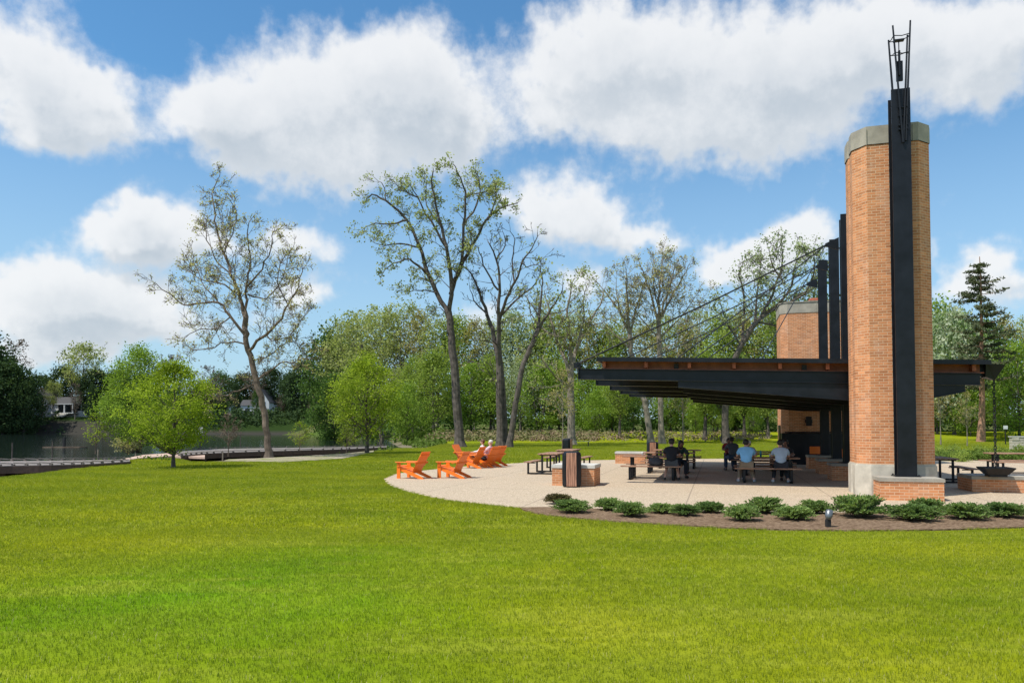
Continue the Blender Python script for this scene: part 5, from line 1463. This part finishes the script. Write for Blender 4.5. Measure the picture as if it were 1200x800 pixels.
q = P(75, 524, WZ); t_ = thing('nesting_float', 'dark post with a floating reed mat out on the lake', 'float', (q.x, q.y, WZ))
g = MB(); g.box((0, 0, .45), (.22, .22, 1.4)); g.build('post', M_blackm, t_)
g = MB(); g.prism([(-2.2, -.4), (2.0, -.5), (2.6, .2), (0, .6), (-2.4, .3)], 0, .08); g.build('mat', L_twig, t_)
q = P(1186, 527); t_ = thing('stone_wall', 'pale stone retaining wall at the right edge beyond the picnic tables', 'wall', (q.x, q.y, 0), -.12)
g = MB(); rng = random.Random(3)
for r_ in range(4):
    x = 0.0
    while x < 7:
        w_ = rng.uniform(.35, .8); g.box((x + w_/2, rng.uniform(-.02, .02) + .2, .12 + r_ * .235), (w_ - .012, .4, .225), bev=.02); x += w_
g.build('stone_courses', pbr('pale_wall_stone', (.50, .46, .38), .85, var=.2, vscale=1.5), t_)
g = MB(); g.box((3.5, .2, .985), (7.1, .46, .07), bev=.01); g.build('coping', M_capl, t_)

def house(label, px, D, parts):
    base = PD(px, 500, D); gz = 5.1
    t_ = thing('lakeside_house', label, 'house', (base.x, D, gz))
    for x0, x1, y0, y1, hw, hr, axis_ in parts:
        g = MB(); g.prism([(x0, y0), (x1, y0), (x1, y1), (x0, y1)], 0, hw)
        if axis_ == 'g':
            xm = (x0 + x1) / 2; g.add([(x0, y0, hw), (x1, y0, hw), (xm, y0, hw + hr), (x0, y1, hw), (x1, y1, hw), (xm, y1, hw + hr)], [(0, 1, 2), (5, 4, 3)])
        g.build('wall', M_white, t_)
        g = MB(); e = .4
        if axis_ == 'g':
            for s in (0, 1):
                xa = (x0 - e) if s == 0 else (x1 + e); xm = (x0 + x1) / 2; za = hw - e * hr / ((x1 - x0) / 2)
                g.add([(xa, y0 - e, za), (xm, y0 - e, hw + hr), (xm, y1 + e, hw + hr), (xa, y1 + e, za), (xa, y0 - e, za + .2), (xm, y0 - e, hw + hr + .2), (xm, y1 + e, hw + hr + .2), (xa, y1 + e, za + .2)], [(0,1,2,3), (7,6,5,4), (0,4,5,1), (3,2,6,7), (0,3,7,4)])
        else:
            ym = (y0 + y1) / 2
            g.add([(x0 - e, y0 - e, hw - .1), (x1 + e, y0 - e, hw - .1), (x1 + e, ym, hw + hr), (x0 - e, ym, hw + hr), (x0 - e, y1 + e, hw - .1), (x1 + e, y1 + e, hw - .1)], [(0, 1, 2, 3), (3, 2, 5, 4), (0, 3, 4), (1, 5, 2), (0, 4, 5, 1)])
        g.build('roof', M_roofd, t_)
    return t_
def win(t_, x, y, z, w, h, name='window'):
    g = MB(); g.box((x, y - .03, z), (w + .24, .08, h + .24)); f_ = g.build(name, M_white, t_)
    g = MB(); g.box((x, y - .09, z), (w, .06, h)); g.build('pane', M_win, f_)
h1 = house('white lakeside house with a dark porch and stairs across the lake at far left', 72, 251, [(-12.2, -6.0, 0, 9, 6.6, 2.6, 'g'), (-6.0, 12.2, 2.0, 10, 4.4, 2.6, 'e')])
g = MB(); g.box((-9.9, -.5, 5.2), (1.4, 1.0, 10.4)); g.build('chimney', M_white, h1)
for x in (4.8, 6.4, 9.4, 11.0): win(h1, x, 2.0, 3.1, 1.1, 1.9)
g = MB(); g.box((1.0, .3, 4.35), (7.6, 3.5, .25)); g.box((1.0, .3, 1.3), (7.6, 3.5, .3)); g.build('porch_deck', M_white, h1)
g = MB(); g.box((1.0, 1.90, 2.9), (6.6, .12, 2.7)); g.build('porch_opening', M_win, h1)
for x in (-2.6, 1.6, 4.4):
    g = MB(); g.box((x, -1.2, 2.85), (.35, .35, 2.9)); g.build('column', M_white, h1)
g = MB()
for k in range(7): g.box((1.8 - .1*k, -1.8 - .38 * k, 1.2 - .19 * k), (3.4, .40, .2))
g.build('stair', M_capl, h1)
g = MB(); g.box((8.2, 1.8, .95), (7.6, .2, 1.9)); g.build('base_lattice', M_white, h1)
g = MB(); g.prism([(12.3, 3), (14.2, 3), (14.2, 6), (12.3, 6)], 0, 3.6); g.build('brick_annex', M_brickred, h1)
h2 = house('pale lakeside house with a steep gable, across the lake behind the tall leaning trunk', 292, 258, [(-7.5, -3.5, 0, 6, 3.0, 1.6, 'g'), (-3.5, 1.5, 1, 8, 4.2, 2.0, 'e'), (1.5, 7.0, -.5, 9, 5.6, 4.0, 'g')])
for x in (3.2, 5.2): win(h2, x, -.5, 4.6, 1.0, 1.5)
win(h2, -5.5, 0, 1.6, 1.6, 1.5); win(h2, -1.0, 1, 2.4, 1.6, 1.4)
q = PD(293, 503, 236); t_ = thing('canoe', 'green canoe lying on the far bank, left of the tall leaning trunk', 'canoe', (q.x, 236.5, .85), .1)
g = MB(); pr_ = []
for i in range(9):
    s = (i / 8 - .5) * 2; w_ = .42 * (1 - s*s) ** .6 + .02; pr_.append([(s * 2.4, -w_, 0), (s * 2.4, -w_ * .6, .28), (s * 2.4, 0, .36 - .05*abs(s)), (s * 2.4, w_ * .6, .28), (s * 2.4, w_, 0)])
vs = [p for l in pr_ for p in l]; fs = [(5*i + k, 5*i + k + 1, 5*i + k + 6, 5*i + k + 5) for i in range(8) for k in range(4)]
g.add(vs, fs); g.build('hull', pbr('canoe_green', (.04, .25, .14), .5), t_)

# ================================================================== PEOPLE
def skin(name, pts_, edges, rad, mat, parent=None, sub=1, mats_loc=None):
    me = bpy.data.meshes.new(name); me.from_pydata([tuple(p) for p in pts_], edges, [])
    o = bpy.data.objects.new(name, me); COL.objects.link(o)
    o.modifiers.new('skin', 'SKIN')
    lay = me.skin_vertices[0] if me.skin_vertices else None
    for i, r_ in enumerate(rad):
        r2 = r_ if isinstance(r_, (tuple, list)) else (r_, r_)
        lay.data[i].radius = r2; lay.data[i].use_root = (i == 0)
    sm = o.modifiers.new('sub', 'SUBSURF'); sm.levels = sub; sm.render_levels = sub
    bpy.context.view_layer.update()
    dg = bpy.context.evaluated_depsgraph_get()
    nm = bpy.data.meshes.new_from_object(o.evaluated_get(dg)); nm.name = name
    bpy.data.objects.remove(o); bpy.data.meshes.remove(me)
    nm.materials.clear(); nm.materials.append(mat)
    nm.polygons.foreach_set('use_smooth', [True] * len(nm.polygons))
    o = bpy.data.objects.new(name, nm); COL.objects.link(o)
    if parent is not None: o.parent = parent; CHILD.setdefault(parent.name, []).append(o)
    return o
def ell(mb, c, r, n=10, m=7, M=None):
    vs = []; fs = []
    for i in range(m + 1):
        ph = PI * i / m
        for k in range(n):
            a = 2*PI*k/n; vs.append((c[0] + r[0]*math.sin(ph)*math.cos(a), c[1] + r[1]*math.sin(ph)*math.sin(a), c[2] + r[2]*math.cos(ph)))
    for i in range(m):
        for k in range(n): fs.append((i*n + k, (i+1)*n + k, (i+1)*n + (k+1) % n, i*n + (k+1) % n))
    mb.add(vs, fs, 0, M)
S_light = pbr('skin_light', (.56, .33, .24), .55, var=.04); S_dark = pbr('skin_brown', (.22, .11, .07), .55, var=.04)
def cloth(name, c): return pbr(name, c, .85, var=.10, vscale=6)
def person(label, loc, rz, pose, skinm, shirt, pants, hairm, shoe, cap=None, long_hair=False, shorts=False, w=1.0, head_yaw=0.0, sleeve='short'):
    """local: +y forward, origin on the ground under the pelvis"""
    J_ = dict(pose); X = w
    sy = lambda p, s: Vector((p[0] * s * X, p[1], p[2]))
    pel, sp_, chs, nk, hd = J_['pelvis'], J_['spine'], J_['chest'], J_['neck'], J_['head']
    V = []; E = []; Rr = []
    def v(p, r_, par=None):
        V.append(Vector(p)); Rr.append(r_)
        if par is not None: E.append((par, len(V) - 1))
        return len(V) - 1
    i0 = v(pel, (.135*X, .115)); i1 = v(sp_, (.125*X, .10), i0); i2 = v(chs, (.13*X, .11), i1); i3 = v(nk, .052, i2)
    ct = Vector(nk).lerp(Vector(hd), .45); i4 = v(ct, .058, i3); i5 = v(hd, (.078, .092), i4)
    top = Vector(hd) + (Vector(hd) - Vector(nk)).normalized() * .085; i6 = v(top, (.062, .075), i5)
    fw = Matrix.Rotation(head_yaw, 3, 'Z') @ Vector((0, 1, -.05))
    i7 = v(Vector(hd) + fw * .10 + Vector((0, 0, -.02)), .014, i5)
    for s in (-1, 1):
        sh = v(sy(J_['shoulder'], s), .058, i2); el = v(sy(J_['elbow'], s), .040, sh); wr = v(sy(J_['wrist'], s), .026, el)
        hv = (Vector(sy(J_['wrist'], s)) - Vector(sy(J_['elbow'], s))).normalized()
        pm = v(Vector(sy(J_['wrist'], s)) + hv * .06, (.036, .018), wr)
        sd_ = hv.cross(Vector((0, 0, 1))).normalized(); dn = Vector((0, 0, -1))
        for k, (o_, L_) in enumerate(((-.026, .065), (-.009, .075), (.009, .072), (.026, .058))):
            k1 = v(V[pm] + hv * .035 + sd_ * o_, .009, pm); k2 = v(V[k1] + hv * L_ * .5 + dn * .006, .008, k1); v(V[k2] + hv * L_ * .35 + dn * .02, .007, k2)
        th = v(V[wr] + hv * .04 - sd_ * .035 * s, .010, wr); v(V[th] + hv * .035 - sd_ * .012 * s, .008, th)
        hp_ = v(sy(J_['hip'], s), .085, i0); kn = v(sy(J_['knee'], s), .058, hp_); an = v(sy(J_['ankle'], s), .038, kn)
        hl = v(sy(J_['ankle'], s) + Vector((0, .05, -.04)), .035, an); v(sy(J_['toe'], s), .026, hl)
    body = skin('person', V, E, Rr, skinm, None, 1)
    tag(body, label, 'person', 'people'); body.location = loc; body.rotation_euler = (0, 0, rz)
    # shirt
    V = []; E = []; Rr = []
    a = v(Vector(pel) + Vector((0, 0, -.01)), (.160*X, .145)); b_ = v(sp_, (.158*X, .138), a); c_ = v(Vector(chs) + Vector((0, -.01, .01)), (.175*X, .150), b_); d_ = v(Vector(nk) + Vector((0, -.01, -.005)), (.095, .088), c_)
    for s in (-1, 1):
        sh = v(sy(J_['shoulder'], s), .086, c_)
        if sleeve == 'short': v(Vector(sy(J_['shoulder'], s)).lerp(sy(J_['elbow'], s), .72), .060, sh)
        else:
            el = v(sy(J_['elbow'], s), .055, sh); v(Vector(sy(J_['elbow'], s)).lerp(sy(J_['wrist'], s), .92), .038, el)
    skin('shirt', V, E, Rr, shirt, body, 2)
    V = []; E = []; Rr = []
    a = v(Vector(pel) + Vector((0, 0, -.04)), (.160*X, .14))
    for s in (-1, 1):
        hp_ = v(sy(J_['hip'], s), .105, a)
        if shorts: v(Vector(sy(J_['hip'], s)).lerp(sy(J_['knee'], s), .92), .085, hp_)
        else:
            kn = v(sy(J_['knee'], s), .076, hp_); v(Vector(sy(J_['knee'], s)).lerp(sy(J_['ankle'], s), .94), .056, kn)
    skin('shorts' if shorts else 'trousers', V, E, Rr, pants, body, 2)
    for s in (-1, 1):
        an = sy(J_['ankle'], s); g = MB(); to = sy(J_['toe'], s)
        ell(g, (0, 0, 0), (.050, .15, .048), 10, 6, Matrix.Translation((an + to) / 2 + Vector((0, .0, -.01))) @ Matrix.Rotation(math.atan2(-(to - an).x, (to - an).y), 4, 'Z'))
        g.build('shoe', shoe, body, True)
    g = MB(); HM = Matrix.Translation(hd) @ Matrix.Rotation(head_yaw, 4, 'Z')
    ell(g, (0, -.028, .045), (.092, .098, .098), 14, 9, HM)
    if long_hair: ell(g, (0, -.06, -.03), (.095, .060, .14), 12, 8, HM)
    g.build('hair', hairm, body, True)
    if cap is not None:
        g = MB(); ell(g, (0, -.01, .085), (.100, .112, .070), 14, 8, HM); ell(g, (0, .12, .075), (.070, .075, .012), 12, 6, HM); g.build('cap', cap, body, True)
    g = MB()
    for s in (-1, 1): ell(g, (s * .034, .092, .010), (.012, .008, .009), 8, 5, HM)
    g.build('eyes', M_blackm, body, True)
    g = MB(); ell(g, (0, .098, -.048), (.024, .008, .007), 8, 5, HM); g.build('mouth', pbr('lip', (.35, .12, .10), .5), body, True)
    for s in (-1, 1):
        g = MB(); ell(g, (s * .090, -.005, .0), (.014, .022, .032), 8, 6, HM); g.build('ear', skinm, body, True)
    return body
SIT = dict(pelvis=(0, 0, .57), spine=(0, .03, .74), chest=(0, .09, .93), neck=(0, .145, 1.07), head=(0, .19, 1.19), shoulder=(.165, .10, .985), elbow=(.235, .25, .80), wrist=(.15, .46, .80), hip=(.085, .03, .53), knee=(.13, .44, .53), ankle=(.14, .38, .09), toe=(.16, .54, .045))
SITB = dict(SIT, spine=(0, .05, .73), chest=(0, .16, .90), neck=(0, .25, 1.02), head=(0, .32, 1.13), shoulder=(.17, .16, .96), elbow=(.25, .36, .80), wrist=(.12, .54, .80))
SITK = dict(SIT, ankle=(.20, .12, .09), toe=(.22, .27, .045))           # feet tucked back
LOUNGE = dict(pelvis=(0, .10, .36), spine=(0, -.03, .52), chest=(0, -.14, .72), neck=(0, -.17, .87), head=(0, -.14, 1.0), shoulder=(.165, -.14, .78), elbow=(.25, .02, .60), wrist=(.20, .25, .58), hip=(.085, .12, .36), knee=(.11, .50, .46), ankle=(.11, .62, .09), toe=(.12, .78, .045))
H_black = pbr('hair_black', (.012, .010, .010), .6); H_brown = pbr('hair_auburn', (.12, .045, .025), .6); H_grey = pbr('hair_silver', (.60, .57, .50), .6)
Sh_w = pbr('shoe_pale', (.50, .50, .50), .6); Sh_b = pbr('shoe_black', (.03, .03, .03), .5)
def seat_at(tab, u, side):            # point on a bench: tab (x, y, rz), u along, side -1 near
    M_ = Matrix.Translation((tab[0], tab[1], .015)) @ Matrix.Rotation(tab[2], 4, 'Z'); return M_ @ Vector((u, side * .76, 0))
t3, t6, t8 = tabs[2], tabs[5], tabs[7]
near_r, far_r = -TH, PI - TH
person('man in black T-shirt, dark cap and grey shorts seated with his back to the lawn', seat_at(t3, .64, -1), near_r, SITK, S_light, cloth('tee_black', (.008, .009, .014)), cloth('shorts_grey', (.055, .06, .065)), H_black, Sh_b, cap=cloth('cap_black', (.01, .01, .012)), shorts=True, w=1.08)
person('dark-haired woman in dark green leaning in across from the man in black', seat_at(t3, .78, 1), far_r + .35, SITB, S_dark, cloth('top_green', (.02, .05, .04)), cloth('jeans_dark', (.02, .025, .04)), H_black, Sh_b, long_hair=True, w=.9, sleeve='long')
person('man in a bright light-blue shirt and khaki trousers on the near shaded bench', seat_at(t6, -.62, -1), near_r, SITK, S_light, cloth('shirt_sky', (.22, .52, .84)), cloth('khaki', (.27, .20, .13)), H_black, Sh_w, w=1.12)
person('man in a pale grey-blue shirt and dark trousers on the near shaded bench', seat_at(t6, .38, -1), near_r, SITK, S_light, cloth('shirt_greyblue', (.40, .51, .64)), cloth('trouser_dark', (.02, .022, .03)), H_black, Sh_w, w=1.08)
person('man in a white cap and pale grey shirt facing out across the shaded table', seat_at(t6, -.52, 1), far_r, SITB, S_light, cloth('shirt_grey', (.42, .43, .47)), cloth('trouser_navy', (.02, .022, .03)), H_brown, Sh_w, cap=cloth('cap_white', (.62, .60, .55)), w=1.05)
person('man in dark clothes facing out, half hidden behind the grey-blue-shirted man', seat_at(t6, .62, 1), far_r, SIT, S_dark, cloth('tee_dark', (.015, .015, .018)), cloth('trouser_black', (.012, .012, .014)), H_black, Sh_b)
person('man in a dark grey shirt seated at the farther shaded table, back turned', seat_at(t8, -.78, -1), near_r + .3, SIT, S_dark, cloth('shirt_charcoal', (.07, .075, .085)), cloth('jeans_blue', (.03, .05, .09)), H_black, Sh_b, w=1.08)
person('person in a red shirt mostly hidden by the man in dark grey', seat_at(t8, -.92, 1), far_r, SITB, S_dark, cloth('shirt_red', (.30, .03, .03)), cloth('trouser_slate', (.04, .04, .05)), H_black, Sh_b)
cz = lambda c, dx=0.0, dy=0.0: (c.x + dx, c.y + dy, .04)
person('white-haired person in a pale pink top and dark trousers in an orange lounge chair', cz(c4), fdir - .25 - PI/2, LOUNGE, S_light, cloth('top_pink', (.62, .46, .52)), cloth('slacks_black', (.015, .015, .018)), H_grey, Sh_b, w=.92, sleeve='long', head_yaw=.5)
person('brown-haired person in white hidden behind the third orange lounge chair', (c4.x - .42, c4.y + 1.25, .04), fdir - .25 - PI/2 + .6, LOUNGE, S_light, cloth('top_white', (.66, .62, .64)), cloth('slacks_dark', (.03, .03, .04)), H_brown, Sh_b, w=.92, sleeve='long')
place(proto, (c4.x - .42, c4.y + 1.25), fdir - .25 + .6, 'orange lounge chair under the brown-haired person, mostly hidden', GC)
for tt_, u, v_, lab in ((t3, -.35, .1, 'small white cup on the table left of the man in black'), (t6, .12, -.12, 'small white cup on the shaded table between the blue-shirted men')):
    M_ = Matrix.Translation((tt_[0], tt_[1], .015)) @ Matrix.Rotation(tt_[2], 4, 'Z'); g = MB(); g.lathe([(.028, 0), (.038, .11), (.036, .115), (.03, .11)], 12)
    tag(g.build('paper_cup', MATS['cup_white'], None, True, M_ @ Vector((u, v_, .757))), lab, 'cup')
# backpack and things on the table
bp_ = seat_at(t3, .16, -1); t_ = thing('backpack', 'dark grey backpack slumped on the table bench beside the man in black', 'backpack', (bp_.x, bp_.y + .06, .475), -.3)
g = MB(); ell(g, (0, 0, .13), (.24, .15, .15), 14, 8); ell(g, (.04, -.12, .10), (.15, .07, .09), 12, 6); g.build('bag', cloth('pack_grey', (.05, .05, .055)), t_, True)
g = MB(); g.tube([(-.1, .1, .22), (-.04, .12, .32), (.04, .12, .32), (.1, .1, .22)], .012, 6); g.build('strap', M_blackm, t_)
tp_ = Matrix.Translation((t6[0], t6[1], .015)) @ Matrix.Rotation(t6[2], 4, 'Z')
g = MB(); g.lathe([(.03, 0), (.033, .16), (.012, .19), (.012, .21)], 10); c_ = tp_ @ Vector((-.15, .15, .757))
tag(g.build('water_bottle', pbr('bottle_teal', (.03, .25, .30), .3), None, True, c_), 'teal drinking bottle on the shaded table before the man in the white cap', 'bottle')
